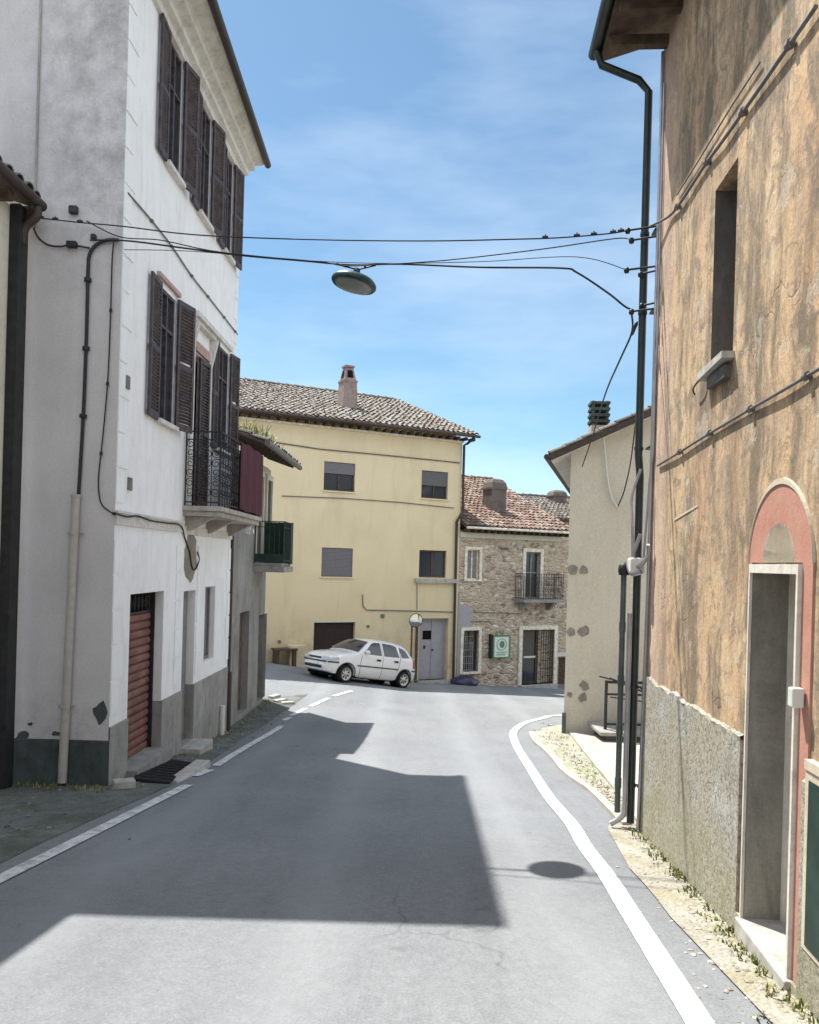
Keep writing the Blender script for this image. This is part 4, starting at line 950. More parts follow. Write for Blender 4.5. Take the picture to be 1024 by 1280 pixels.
mb = MB(); mb.tube([FY.p(sYL - .4, .54, zY + .05), FY.p(sYR + .45, .54, zY + .05)], .055, 8); mb.build('gutter', M['copper'], yr)
# chimney
s, z = FY.hit(434, 512, -2.6); pt = (zr - zY) / (dd + .48); zc = zY + .1 + 3.08 * pt
def chimney(parent, F, s, dd_, z0, w_, h, mt, style=0):
    mb = MB(); a = w_ / 2
    def ring(zz, k): return [F.p(s - a * k, dd_ + a * k, zz), F.p(s + a * k, dd_ + a * k, zz), F.p(s + a * k, dd_ - a * k, zz), F.p(s - a * k, dd_ - a * k, zz)]
    if style == 0:
        L = [(z0 - .5, 1.1), (z0 + h * .38, .98), (z0 + h * .58, .94), (z0 + h * .60, 1.02), (z0 + h * .64, 1.02), (z0 + h * .65, .86), (z0 + h * .95, .52)]
        rs = [ring(zz, k) for zz, k in L]
        for p, q in zip(rs, rs[1:]):
            for i in range(4): mb.face([p[i], p[(i + 1) % 4], q[(i + 1) % 4], q[i]])
        mb.face(rs[-1]); mb.hexa(ring(z0 + h * .955, .68) + ring(z0 + h, .68))
    elif style == 1:      # squat, rounded cowl of stone
        L = [(z0 - .6, 1.0), (z0 + h * .62, 1.0), (z0 + h * .64, 1.1), (z0 + h * .70, 1.1), (z0 + h * .86, .96), (z0 + h * .96, .70), (z0 + h, .35)]
        rs = [ring(zz, k) for zz, k in L]
        for p, q in zip(rs, rs[1:]):
            for i in range(4): mb.face([p[i], p[(i + 1) % 4], q[(i + 1) % 4], q[i]])
        mb.face(rs[-1])
    else:
        rs = [ring(z0 - .6, 1.0), ring(z0 + h * .42, 1.0)]
        for i in range(4): mb.face([rs[0][i], rs[0][(i + 1) % 4], rs[1][(i + 1) % 4], rs[1][i]])
        mb.face(rs[1])
    c = mb.build('chimney', M[mt], parent); 
    if style == 2:
        mb = MB()
        for k in range(4): zz = z0 + h * (.43 + .145 * k); mb.hexa(ring(zz + h * .06, 1.08) + ring(zz + h * .12, 1.12))
        for sx in (-1, 1):
            for sy in (-1, 1): mb.fb(F, s + sx * a * .8 - .03, s + sx * a * .8 + .03, dd_ + sy * a * .8 - .03, dd_ + sy * a * .8 + .03, z0 + h * .42, z0 + h)
        mb.build('chimney_cowl', M['plinth_dark'], c)
    if style == 0:
        mb = MB()
        for i, (fa, fb_) in enumerate(((0, 1), (1, 2), (2, 3), (3, 0))):
            A = ring(z0 + h * .70, .84 * .97); B = ring(z0 + h * .88, .61); 
            p = [A[fa].lerp(A[fb_], .25), A[fa].lerp(A[fb_], .75), B[fa].lerp(B[fb_], .75), B[fa].lerp(B[fb_], .25)]; cc = F.p(s, dd_, 0)
            o = [(Vector((x.x - cc.x, x.y - cc.y, 0)).normalized() * .02) for x in p]; mb.face([x + y for x, y in zip(p, o)])
        mb.build('chimney_vent', M['dark'], c)
    return c
M['chimney_brick'] = plaster('sooty_chimney_render', (.27, .20, .175), (.10, .085, .08), (.34, .28, .25), .6, .6, 3)
M['chimney_dark'] = plaster('dark_chimney_stone', (.13, .11, .10), (.06, .055, .05), (.19, .165, .15), .5, .5, 4)
chimney(yr, FY, s, -2.6, zc, .58, 1.62, 'chimney_brick', 0)
# windows
def blind_window(parent, F, r_, depth, frac, mframe='timber', blind='blind_grey', glass='glass', bars=1):
    w = glazing(parent, F, r_[0], r_[1], r_[2], r_[3], depth, mframe, glass, bars=bars, fw=.055)
    if frac:
        mb = MB(); z = r_[3] - .02; zb_ = r_[3] - (r_[3] - r_[2]) * frac
        while z > zb_:
            mb.hexa([F.p(r_[0] + .012, -depth + .10, z - .044), F.p(r_[1] - .012, -depth + .10, z - .044), F.p(r_[1] - .012, -depth + .08, z - .044), F.p(r_[0] + .012, -depth + .08, z - .044),
                     F.p(r_[0] + .012, -depth + .105, z - .004), F.p(r_[1] - .012, -depth + .105, z - .004), F.p(r_[1] - .012, -depth + .08, z - .004), F.p(r_[0] + .012, -depth + .08, z - .004)]); z -= .048
        mb.build('roller_blind', M[blind], w)
    return w
blind_window(yh, FY, W1, .14, .38); blind_window(yh, FY, W2, .14, .52, blind='blind_light')
blind_window(yh, FY, W3, .14, 1.0); w4 = blind_window(yh, FY, W4, .14, 0)
mb = MB(); a, b = W4[0], W4[1]
for k in range(14):
    s_ = a + .06 + (b - a - .12) * (k + .5) / 14 * .48; mb.tube([FY.p(s_, -.155, W4[2] + .06), FY.p(s_, -.155, W4[3] - .06)], .022, 6)
mb.build('curtain', M['curtain'], w4)
for r_ in (W1, W2, W3): mb = MB(); mb.fb(FY, r_[0] - .05, r_[1] + .05, -.1, .05, r_[2] - .05, r_[2]); mb.build('sill', M['yellow'], yh)
mb = MB(); q = FY.hit(518, 722); q2 = FY.hit(567, 728); mb.fb(FY, q[0], sYR - .12, -.02, .16, q2[1] - .02, q[1] - .03); mb.build('sill', M['step'], yh, label='long projecting stone sill')
mb = MB(); n = 22; 
for k in range(n):
    za = gy[2] + (gy[3] - gy[2]) * k / n; zc_ = gy[2] + (gy[3] - gy[2]) * (k + 1) / n; mb.fb(FY, gy[0], gy[1], -.19, -.155 - (.008 if k % 2 else 0), za + .004, zc_ - .004)
mb.fb(FY, gy[0], gy[1], -.2, -.185, gy[2], gy[3]); go_ = mb.build('garage_door', M['garage_brown'], yh); mb = MB(); mb.fb(FY, gy[0], gy[1], -.03, .012, gy[3], gy[3] + .06); mb.build('lintel_moulding', M['cream'], yh)
mb = MB(); mb.fb(FY, dy[0], dy[1], -.27, -.23, dy[2], dy[3]); md = dy[0] + (dy[1] - dy[0]) * .52; mb.fb(FY, md - .015, md + .015, -.23, -.21, dy[2], dy[3]); mb.fb(FY, dy[0], dy[0] + .07, -.23, -.20, dy[2], dy[3]); mb.fb(FY, dy[1] - .07, dy[1], -.23, -.20, dy[2], dy[3]); mb.fb(FY, dy[0] + .07, dy[1] - .07, -.23, -.205, dy[3] - .07, dy[3])
do = mb.build('door', M['door_grey'], yh, label='pale grey double door with a small dark window')
r_ = rect(FY, 532, 789, 542.5, 800); mb = MB(); mb.fb(FY, r_[0], r_[1], -.23, -.215, r_[2], r_[3]); mb.build('door_window', M['dark'], do)
q = FY.hit(543.5, 813); mb = MB(); mb.tube([FY.p(q[0], -.22, q[1]), FY.p(q[0], -.15, q[1])], .035, 8); q = FY.hit(534, 809); mb.fb(FY, q[0] - .035, q[0] + .035, -.23, -.2, q[1] - .08, q[1] + .04); mb.build('handle', M['iron'], do)
mb = MB(); mb.fb(FY, dy[0] - .05, dy[1] + .05, -.25, .18, dy[2] - .5, dy[2]); mb.build('doorstep', M['step'], yh)
mb = MB(); q = FY.hit(523, 773); mb.fb(FY, q[0] - .10, q[0] - .01, 0, .05, FY.ground(q[0]), q[1] + .02); mb.build('door_post', M['timber'], yh, label='dark brown timber post beside the grey door')
# cables pinned along the facade
def wallcable(parent, F, pts, r, mt, off=.03):
    P = [F.hit(*p) for p in pts]; mb = MB(); mb.tube([F.p(a, off, b) for a, b in P], r, 6); return mb.build('wall_cable', M[mt], parent)
wallcable(yh, FY, [(330, 551), (400, 561.5), (470, 568), (530, 574), (574, 578.5)], .022, 'cable_grey')
wallcable(yh, FY, [(352, 620), (430, 623), (500, 628), (548, 633), (567, 635)], .016, 'cable_grey')
wallcable(yh, FY, [(453, 743), (453.5, 757), (458, 762.5), (510, 763.5), (566, 765)], .018, 'cable_grey')
wallcable(yh, FY, [(521, 727), (521, 762)], .014, 'cable_grey')
for (px, py, sz) in ((478, 770, .07), (460, 783, .05), (349, 802, .05)):
    q = FY.hit(px, py); mb = MB(); mb.fb(FY, q[0] - sz, q[0] + sz, 0, .05, q[1] - sz, q[1] + sz); mb.build('junction_box', M['cable_grey'], yh, bevel=.01)
mb = MB(); pts = [FY.hit(579, 558), FY.hit(578, 600), FY.hit(577.5, 640), FY.hit(570, 652), FY.hit(569, 700), FY.hit(567, 780), FY.hit(565.5, 853)]
P = [FY.p(a, .07, b) for a, b in pts]; P[0] = FY.p(pts[0][0], .08, zY - .25); mb.tube([FY.p(sYR + .2, .5, zY), FY.p(sYR + .1, .2, zY - .2)] + P, .05, 10); mb.build('downpipe', M['copper'], yh)
# low wall stump and gate pillar at its left foot
q = FY.hit(368, 822); mb = MB(); g_ = FY.ground(q[0], .3); mb.fb(FY, q[0] - .30, q[0] + .32, .04, .42, g_ - .3, g_ + .72); mb.build('low_wall', M['yellow'], label='short pale yellow plastered wall stub at the foot of the yellow house left of the car', cat='wall', bevel=.008)
q = FY.hit(352, 828); mb = MB(); g_ = FY.ground(q[0], .3)
mb.fb(FY, q[0] - .42, q[0] + .38, .1, .6, g_ + .50, g_ + .56); mb.fb(FY, q[0] + .22, q[0] + .34, .16, .56, g_ - .1, g_ + .50); mb.fb(FY, q[0] - .38, q[0] - .26, .16, .56, g_ - .1, g_ + .50); mb.build('stone_bench', M['timber'], label='dark brown bench against the yellow house next to the short wall stub', cat='bench', bevel=.01)

# ---- stone house
FS = FY; sS0 = sYR + .005; sS1 = sYR + 4.83; zS = 1.28
sb = FS.p(sS0 + 2.4, 0, 0)
sh = thing('stone_house', 'rubble-stone two-storey house with red tiled roof, pale window frames and small iron balcony', 'house', (sb.x, sb.y, H(sb.x, sb.y)))
A1 = rect(FS, 583.5, 687, 599, 724); A2 = rect(FS, 656.5, 690, 675, 748); A3 = rect(FS, 578.5, 788, 598, 839.5); A4 = rect(FS, 652, 787, 692, 858)
A4 = (A4[0], A4[1], FS.ground(sS0 + 3.6) + .12, A4[3])
mb = MB(); wall(mb, FS, sS0, sS1, ZYB - .2, zS, [(*A1, .16), (*A2, .2), (*A3, .18), (*A4, .3)])
q = FS.p(sS1, 0, 0); FSr = Frame((q.x, q.y), tuple(-FS.n)[:2]); wall(mb, FSr, 0, 11.5, ZYB - .2, zS); zsr = 3.93; ds = 5.8; mb.face([FSr.p(0, 0, zS), FSr.p(11.5, 0, zS), FSr.p(ds, 0, zsr - .1)])
mb.build('wall', M['stone'], sh)
sr = roof_gable(sh, FS, sS0 + .02, sS1 + .35, zS + .06, zsr, ds, .45, 'tile_red', r=.086)
k = sS0 + .15
while k < sS1 + .25: mb = MB(); mb.fb(FS, k, k + .10, 0, .36, zS - .06, zS + .075); k += .30; mb.build('eaves_block', M['timber'], sr)
mb = MB(); mb.fb(FS, sS0, sS1, 0, .05, zS - .26, zS - .07); mb.build('eaves_band', M['cream'], sh)
mb = MB(); mb.tube([FS.p(sS0 + .02, .50, zS + .1), FS.p(sS1 + .35, .50, zS + .1)], .05, 8); mb.build('gutter', M['trim'], sr)
s, z = FS.hit(619, 650, -1.5); pt2 = (zsr - zS - .06) / (ds + .45); chimney(sr, FS, s, -1.6, zS + .16 + 2.05 * pt2, .70, 1.28, 'chimney_dark', 1)
# plaster patch at the left edge, ground floor
mb = MB(); poly = [(571, 740), (576, 757), (588, 758), (592, 772), (590, 783), (581, 786), (579, 800), (574, 845), (569, 856)]; pts = [FS.hit(*p) for p in poly]; a0 = sS0 + .01
P = [FS.p(max(a, a0), .02, b) for a, b in pts]; P = [FS.p(a0, .02, pts[0][1])] + P + [FS.p(a0, .02, pts[-1][1])]
mb.face(P[::-1]); Pb = [p - FS.n * .02 for p in P]
for i in range(len(P)): mb.face([P[i], P[(i + 1) % len(P)], Pb[(i + 1) % len(P)], Pb[i]])
mb.build('render_patch', M['door_grey'], sh, label='smooth grey render patch over the stone')
def surround(parent, F, r_, w_, d_, mt='trim', sill=True, bottom=True):
    mb = MB(); mb.fb(F, r_[0] - w_, r_[0], -.04, d_, r_[2] - (w_ * .7 if bottom else 0), r_[3] + w_); mb.fb(F, r_[1], r_[1] + w_, -.04, d_, r_[2] - (w_ * .7 if bottom else 0), r_[3] + w_); mb.fb(F, r_[0], r_[1], -.04, d_ - .003, r_[3], r_[3] + w_)
    if bottom: mb.fb(F, r_[0], r_[1], -.04, d_ + (.04 if sill else 0), r_[2] - w_ * .7, r_[2])
    return mb.build('surround', M[mt], parent)
w = glazing(sh, FS, *A1, .14, 'trim', 'glass', bars=1); surround(w, FS, A1, .11, .05)
mb = MB()
for sg in (0, 1):
    for k in range(5): s_ = A1[0] + .07 + k * .045 if sg == 0 else A1[1] - .07 - k * .045; mb.tube([FS.p(s_, -.115, A1[2] + .07), FS.p(s_, -.115, A1[3] - .07)], .02, 6)
mb.build('curtain', M['curtain'], w)
w = glazing(sh, FS, *A2, .18, 'curtain', 'glass', bars=1, name='balcony_door', transom=(A2[2] + A2[3]) / 2 + .1); surround(w, FS, A2, .14, .05, bottom=False)
w = glazing(sh, FS, *A3, .16, 'timber', 'glass', bars=1, transom=(A3[2] + A3[3]) / 2); surround(w, FS, A3, .12, .05)
mb = MB(); n = 5
for k in range(n + 1): s_ = A3[0] + (A3[1] - A3[0]) * .62 * k / n + .03; mb.tube([FS.p(s_, -.03, A3[2] + .03), FS.p(s_, -.03, A3[3] - .35 + .1 * math.sin(k))], .011, 5)
for k in range(6): z_ = A3[2] + .06 + k * .26; mb.tube([FS.p(A3[0] + .03, -.03, z_), FS.p(A3[0] + (A3[1] - A3[0]) * .62 + .03, -.03, z_)], .010, 5)
mb.build('window_grille', M['pipe_steel'], w)
# shop door: open leaf, glass door, grille gate folded at the right
surround(sh, FS, A4, .16, .06, bottom=False)
ws = A4[1] - A4[0]
w = glazing(sh, FS, A4[0] + .08, A4[0] + ws * .60, A4[2], A4[3], .28, 'timber', 'glass', bars=0, name='door', fw=.10, transom=A4[2] + 1.05, label='open shop door with glass panes')
mb = MB(); mb.fb(FS, A4[0] + .25, A4[0] + ws * .52, -.22, -.20, A4[2] + 1.05, A4[2] + 1.13); mb.build('letter_rail', M['white_paint'], w)
mb = MB(); F4 = FS
n = 5; ga, gb = A4[0] + ws * .62, A4[1] - .02
mb.fb(FS, ga, gb, -.06, -.02, A4[2] + .01, A4[2] + .06); mb.fb(FS, ga, gb, -.06, -.02, A4[3] - .05, A4[3] - .01)
for k in range(n + 1): s_ = ga + (gb - ga) * k / n; mb.tube([FS.p(s_, -.04, A4[2]), FS.p(s_, -.04, A4[3] - .02)], .013, 5)
for k in range(1, 7): z_ = A4[2] + (A4[3] - A4[2]) * k / 7; mb.tube([FS.p(ga, -.04, z_), FS.p(gb, -.04, z_)], .011, 5)
mb.build('gate', M['iron'], sh, label='barred iron gate standing beside the shop door')
mb = MB(); mb.fb(FS, ga - .02, gb, -.28, -.2, A4[2], A4[3]); mb.build('door_panel', M['stone'], sh)
mb = MB(); mb.fb(FS, A4[0] - .1, A4[1] + .1, -.3, .22, A4[2] - .6, A4[2]); mb.build('doorstep', M['step'], sh, bevel=.01)
# balcony
bb = rect(FS, 644, 717, 693, 752); b0, b1 = bb[0], min(bb[1], sS1 - .05); bz = A2[2] - .02
mb = MB(); mb.fb(FS, b0, b1, -.02, .62, bz - .12, bz); o = mb.build('balcony', M['concrete_grey'], sh, bevel=.01)
for s_ in (b0 + .2, b1 - .35): mb = MB(); mb.hexa([FS.p(s_, .08, bz - .45), FS.p(s_ + .14, .08, bz - .45), FS.p(s_ + .14, 0, bz - .45), FS.p(s_, 0, bz - .45), FS.p(s_, .5, bz - .12), FS.p(s_ + .14, .5, bz - .12), FS.p(s_ + .14, 0, bz - .12), FS.p(s_, 0, bz - .12)]); mb.build('bracket', M['concrete_grey'], o)
mb = MB(); railing(mb, FS, b0, b1, .58, bz, bz + 1.02, .12); 
for ss in (b0, b1): qq = FS.p(ss, 0, 0); Fq = Frame((qq.x, qq.y), tuple(FS.n)[:2]); railing(mb, Fq, .02, .58, 0, bz, bz + 1.02, .12, False)
mb.build('railing', M['iron'], o)
mb = MB(); s_, z_ = FS.hit(631, 686); mb.tube([FS.p(s_, .02, z_), FS.p(s_, .16, z_)], .015, 6); mb.tube([FS.p(s_ - .18, .04, z_), FS.p(s_ + .18, .04, z_)], .03, 6); mb.build('wall_anchor', M['cable_grey'], sh)
wallcable(sh, FS, [(590, 765), (620, 766), (648, 767)], .014, 'cable_grey'); wallcable(sh, FS, [(588, 777), (612, 777)], .016, 'chimney_brick' if False else 'cable_grey')
# sign with green border
sg = rect(FS, 614, 794, 634.5, 821.5); so = FS.p((sg[0] + sg[1]) / 2, .05, sg[2]); sgn = thing('wall_sign', 'pale sign board with green border and round emblem on the stone wall', 'sign', tuple(so))
M['sign_pale'] = simple('pale_sign_face', (.74, .79, .72), .5, .4, var=.06); M['sign_green'] = simple('sign_green', (.09, .25, .13), .5, .4, var=.1)
mb = MB(); mb.fb(FS, sg[0], sg[1], .06, .16, sg[2], sg[3]); mb.build('panel', M['sign_pale'], sgn)
mb = MB(); b_ = .045
mb.fb(FS, sg[0] - .02, sg[0] + b_, .058, .175, sg[2], sg[3] + .02); mb.fb(FS, sg[1] - b_, sg[1] + .02, .058, .175, sg[2], sg[3] + .02); mb.fb(FS, sg[0] + b_, sg[1] - b_, .058, .174, sg[3] - b_, sg[3] + .02); mb.fb(FS, sg[0] + b_, sg[1] - b_, .058, .17, sg[2] - .01, sg[2] + .03); mb.build('border', M['sign_green'], sgn)
cs, cz = (sg[0] + sg[1]) / 2, sg[2] + (sg[3] - sg[2]) * .60
mb = MB(); R0 = .22
ring = [FS.p(cs + math.cos(a * 6.2832 / 24) * R0, .165, cz + math.sin(a * 6.2832 / 24) * R0) for a in range(25)]; mb.tube(ring, .012, 5)
mb.face([FS.p(cs + .02 + math.cos(a * 6.2832 / 20) * .12, .164, cz + math.sin(a * 6.2832 / 20) * .14) for a in range(20)])
mb.fb(FS, sg[0] + .14, sg[1] - .14, .158, .166, sg[2] + .20, sg[2] + .225)
for k in range(7): s_ = sg[0] + .16 + k * .062; mb.fb(FS, s_, s_ + .035, .158, .166, sg[2] + .09, sg[2] + .15)
mb.build('emblem', M['sign_green'], sgn)
mb = MB(); mb.fb(FS, sg[0] - .12, sg[0] - .03, .0, .17, sg[2] - .02, sg[3] + .05); mb.build('side_bracket', M['iron'], sgn)
# blue sack by the downpipe foot
q = FS.p(sS0 + .12, .45, 0); mb = MB(); bm = bmesh.new(); bmesh.ops.create_icosphere(bm, subdivisions=3, radius=1)
vs = []
for v in bm.verts:
    nn = mnoise.noise(v.co * 2.1) * .22 + mnoise.noise(v.co * 5) * .08; k = 1 + nn; z_ = max(v.co.z, -.35)
    vs.append((q.x + v.co.x * .52 * k, q.y + v.co.y * .34 * k, H(q.x, q.y) + .09 + z_ * .27 * k))
bm.verts.index_update(); mb.raw(vs, [tuple(v.index for v in f.verts) for f in bm.faces], 0, True); bm.free(); mb.build('sack', M['blue_sack'], label='dark blue plastic sack slumped at the foot of the downpipe between yellow and stone house', cat='bag')
# convex traffic mirror on a rusty post behind the car
mq = FY.hit(505, 835); mp_ = FY.p(mq[0], .55, 0); mz = FY.hit(509.5, 775, .55)[1]
mr = thing('traffic_mirror', 'round convex traffic mirror on a rust-brown post behind the white car', 'mirror', (mp_.x, mp_.y, H(mp_.x, mp_.y)))
M['rust'] = simple('rusty_post', (.20, .10, .05), .8, .3, var=.4); mb = MB(); mb.tube([(mp_.x, mp_.y, H(mp_.x, mp_.y) - .2), (mp_.x, mp_.y, mz + .05)], .035, 10); mb.build('post', M['rust'], mr)
M['mirror'] = NB('mirror_glass', .06, .8, 1.0).col((.75, .78, .78)).done()
ax = Vector((.35, -.93, -.10)).normalized(); cc = Vector((mp_.x, mp_.y, mz)) + ax * .08 + Vector((.10, 0, 0)); RR = .24
mb = MB(); mb.lathe(cc, ax, [(-.05, 0), (-.05, RR * .6), (-.01, RR), (.02, RR + .02), (.03, RR + .015), (.02, RR - .005)], 28); mb.build('housing', M['iron'], mr)
mb = MB(); mb.lathe(cc, ax, [(.018, RR), (.03, RR * .85), (.045, RR * .6), (.054, RR * .3), (.057, 0)], 28); mb.build('mirror_glass', M['mirror'], mr)

# ---- farthest building, seen in the gap right of the stone house
FF = Frame((7.4, 36.0), (.95, .31)); fb_ = thing('far_house', 'narrow view of a dark-roofed stone house in the gap between stone and pale house', 'house', (9, 37, H(9, 37)))
wz = FF.hit(700, 819)[1]; mb = MB(); zt = FF.hit(700, 652)[1]; wall(mb, FF, -6, 7, -7, zt, [(FF.hit(698, 840)[0], FF.hit(698, 840)[0] + 1.4, FF.hit(700, 857)[1], FF.hit(700, 822)[1], .2)]); q = FF.p(7, 0, 0); F2 = Frame((q.x, q.y), (-.31, .95)); wall(mb, F2, 0, 8, -7, zt); mb.build('wall', M['stone'], fb_)
hx = FF.hit(698, 840)[0]; mb = MB(); mb.fb(FF, hx, hx + 1.4, -.2, -.1, FF.hit(700, 857)[1], FF.hit(700, 822)[1]); mb.build('door', M['timber'], fb_)
mb = MB(); mb.fb(FF, -6, 7, 0, .06, wz - .05, wz + .12); mb.build('string_course', M['white_paint'], fb_)
mb = MB(); mb.fb(FF, -6, 7, 0, .5, -7, FF.hit(700, 858)[1]); mb.build('plinth', M['step'], fb_)
rr_ = roof_gable(fb_, FF, -6.4, 7.4, zt, zt + 1.25, 3.2, .4, 'tile_dark')
mb = MB(); a = FF.hit(691, 640)[0]; chimney(rr_, FF, a + 1.6, -2.6, zt + .8, .7, .9, 'chimney_dark', 1)
# ================================================================== RIGHT SIDE
# ---- pale house standing back on the right
PX = 3.22; PY = 16.0
FP = Frame((PX, PY), (1, -.04)); ph_ = thing('pale_house', 'pale greenish-grey rendered house with sloping roof verge and louvred chimney, right of the road', 'house', (PX + 2.5, PY, H(PX + 2.5, PY)))
def zroof(s): return 2.42 + .476 * (s - 0)
wdt = 7.5; half = 4.6
mb = MB(); wall(mb, FP, 0, wdt, -4.2, 2.35)
def top(s): return 2.35 + .476 * min(s, 2 * half - s)
mb.face([FP.p(0, 0, 2.35), FP.p(wdt, 0, 2.35), FP.p(wdt, 0, top(wdt)), FP.p(half, 0, top(half))])
dl = Vector((.27, 1)).normalized(); q = FP.p(0, 0, 0); e = Vector((q.x + dl.x * 9, q.y + dl.y * 9)); FPl = Frame((e.x, e.y), (-dl.x, -dl.y)); wall(mb, FPl, 0, 9, -5, 2.35); q = FP.p(wdt, 0, 0); FPr = Frame((q.x, q.y), (.1, 1)); wall(mb, FPr, 0, 9, -5, 2.35)
mb.build('wall', M['pale_house'], ph_)
mb = MB(); ov = .46; ft = .30; cross = FP.n
def rp(s, d): return FP.p(s, d, 2.35 + .09 + .476 * min(s, 2 * half - s))
bk = Vector((dl.x * 9.2, dl.y * 9.2, 0))
A, B, Cc = rp(-ov, ft), rp(half, ft), rp(wdt + ov, ft)
slab(mb, [A, B, B + bk, A + bk], .09); slab(mb, [B, Cc, Cc + bk, B + bk], .09)
pr_ = mb.build('roof', M['moulding'], ph_)
mb = MB(); up = Vector((0, 0, .012)); tiles(mb, A + bk + up, -bk, B - A, bk.length, (B - A).length, r=.085); ridge_tiles(mb, A + up * 2 + Vector((0, .06, 0)), B + up * 2 + Vector((0, .06, 0)), .08); ridge_tiles(mb, B + up * 4, B + bk + up * 4); mb.build('roof_tiles', [M['tile_dark'], M['pan_tile']], pr_)
mb = MB(); mb.tube([A + Vector((-.07, 0, -.04)), A + bk + Vector((-.07, 0, -.04))], .06, 10); mb.build('gutter', M['copper'], pr_)
mb = MB(); mb.hexa([A + Vector((0, -.012, -.12)), B + Vector((0, -.012, -.12)), B + Vector((0, .01, -.12)), A + Vector((0, .01, -.12)), A + Vector((0, -.012, .012)), B + Vector((0, -.012, .012)), B + Vector((0, .01, .012)), A + Vector((0, .01, .012))]); mb.build('verge_board', M['copper'], pr_)
cs_, cz_ = FP.hit(748, 543, -1.4); ctop = FP.hit(748, 503, -1.4)[1]; z0 = 2.44 + .476 * cs_ - .1
M['chimney_pale'] = plaster('pinkish_chimney_render', (.36, .30, .27), (.2, .17, .15), (.42, .37, .34), .3, .3, 3)
chimney(pr_, FP, cs_, -1.4, z0, .38, ctop - z0, 'chimney_pale', 2)
M['patch_stone'] = plaster('exposed_wall_stone', (.21, .195, .165), (.10, .09, .08), (.33, .31, .27), .6, .8, 9, .8)
# patches where the render has been broken open
for (px, py, r) in ((713, 712, .10), (730, 713, .10), (709, 790, .09), (730, 789, .11), (731, 857, .10), (729, 872, .10), (707, 868, .06)):
    s, z = FP.hit(px, py); n = 10; mb = MB(); s = max(s, .10)
    P = [(s + math.cos(6.283 * k / n) * r * rnd.uniform(.7, 1.25), z + math.sin(6.283 * k / n) * r * rnd.uniform(.7, 1.2)) for k in range(n)]
    P = [(max(a, .003), b) for a, b in P]
    mb.face([FP.p(a, .012, b) for a, b in P]); 
    for k in range(n): a, b = P[k], P[(k + 1) % n]; mb.face([FP.p(a[0], 0, a[1]), FP.p(b[0], 0, b[1]), FP.p(b[0], .012, b[1]), FP.p(a[0], .012, a[1])])
    mb.build('bare_patch', M['patch_stone'], ph_)
mb = MB(); q = FP.p(-.01, .03, 0); mb.tube([(q.x, q.y - .04, -3.62), (q.x, q.y - .04, -2.95)], .04, 10); mb.build('pipe_stub', M['pipe_grey'], ph_)
# landing with railing in front of it; hollow's shade painted dark on its base
la = G(741, 927); lx0, lx1, ly0, ly1 = 3.66, 7.4, 14.75, 15.80; lz = -3.08
ld = thing('landing', 'grey concrete landing slab with dark side in front of the pale house', 'landing', (5, 15.2, H(5, 15.2)))
mb = MB(); zz = H(4.5, 15) - .2; mb.box(lx0 + .14, lx1, ly0 + .10, ly1, zz, lz - .07); mb.build('base', M['jamb_dark'], ld)
mb = MB(); mb.box(lx0, lx1, ly0, ly1 + .02, lz - .07, lz); mb.build('slab', M['concrete_grey'], ld, bevel=.012)
rl = thing('railing', 'dark iron railing with crossed bar standing on the landing before the pale house', 'railing', (3.85, 15.1, lz))
FR = Frame((3.80, 15.05), (1, 0)); mb = MB(); h = .93
mb.fb(FR, 0, .05, -.025, .025, lz, lz + h); 
for k in (1.25, 2.5, 3.5): mb.fb(FR, k, k + .04, -.02, .02, lz, lz + h)
mb.build('post', M['iron'], rl)
mb = MB(); mb.fb(FR, .05, 3.5, -.03, .03, lz + h - .05, lz + h - .001); mb.fb(FR, .05, 3.5, -.015, .015, lz + h - .28, lz + h - .24); mb.fb(FR, .05, 3.5, -.015, .015, lz + .08, lz + .12); mb.build('rail', M['iron'], rl)
mb = MB(); mb.tube([FR.p(.08, .03, lz + h + .05), FR.p(1.22, .03, lz + .55)], .018, 6); mb.tube([FR.p(.1, .03, lz + .62), FR.p(1.22, .03, lz + .50)], .012, 6); mb.tube([FR.p(-.12, .03, lz + h + .08), FR.p(.1, .03, lz + h + .03)], .014, 6); mb.build('cross_bar', M['iron'], rl)

# ---- ochre house on the right, close to the camera
m_ = .072; DR = (-m_, -1.0)
FR_ = Frame((2.41, 7.9), DR); FO = FR_
def So(px, py): return FO.hit(px, py)
oh = thing('ochre_house', 'weathered ochre plaster house on the right with pink arched doorway and rough grey plinth', 'house', (2.3, 4.0, H(2.3, 4)))
sE = 13.0; zE = 5.25; zp = -1.10
w_ = (So(895, 300)[0], So(918, 300)[0], 1.55, 2.93); w_ = (1.83, 2.34, 1.55, 2.93)
dr = (So(942.5, 760)[0], So(1003, 760)[0], H(2.1, 4.6) + .10, .03)
cb = (dr[1] + .30, dr[1] + 1.15, -2.2, -1.16)
holes = [(*w_, .3), (*dr, .26), (7.2, 8.3, .6, 2.3, .25), (8.2, 9.3, -2.2, .2, .25)]
mb = MB(); wall(mb, FO, 0, sE, zp, zE, holes)
Fb = Frame((2.41, 7.9), (-1, .072)); Fend = Frame(tuple(FO.p(0, 0, 0) + Vector((7, -.5, 0)))[:2], (-1, .0714)); wall(mb, Fend, 0, 7.02, -3.6, zE)
q = FO.p(sE, 0, 0); F2 = Frame((q.x, q.y), (1, -.07)); wall(mb, F2, 0, 7, -3.6, zE); mb.build('wall', M['ochre'], oh)
mb = MB(); wall(mb, FO, -.012, sE, -3.4, zp, [(dr[0] - .10, dr[1] + .12, dr[2], zp, .03)] + [(8.2, 9.3, -2.2, zp, .3)], d=.028)
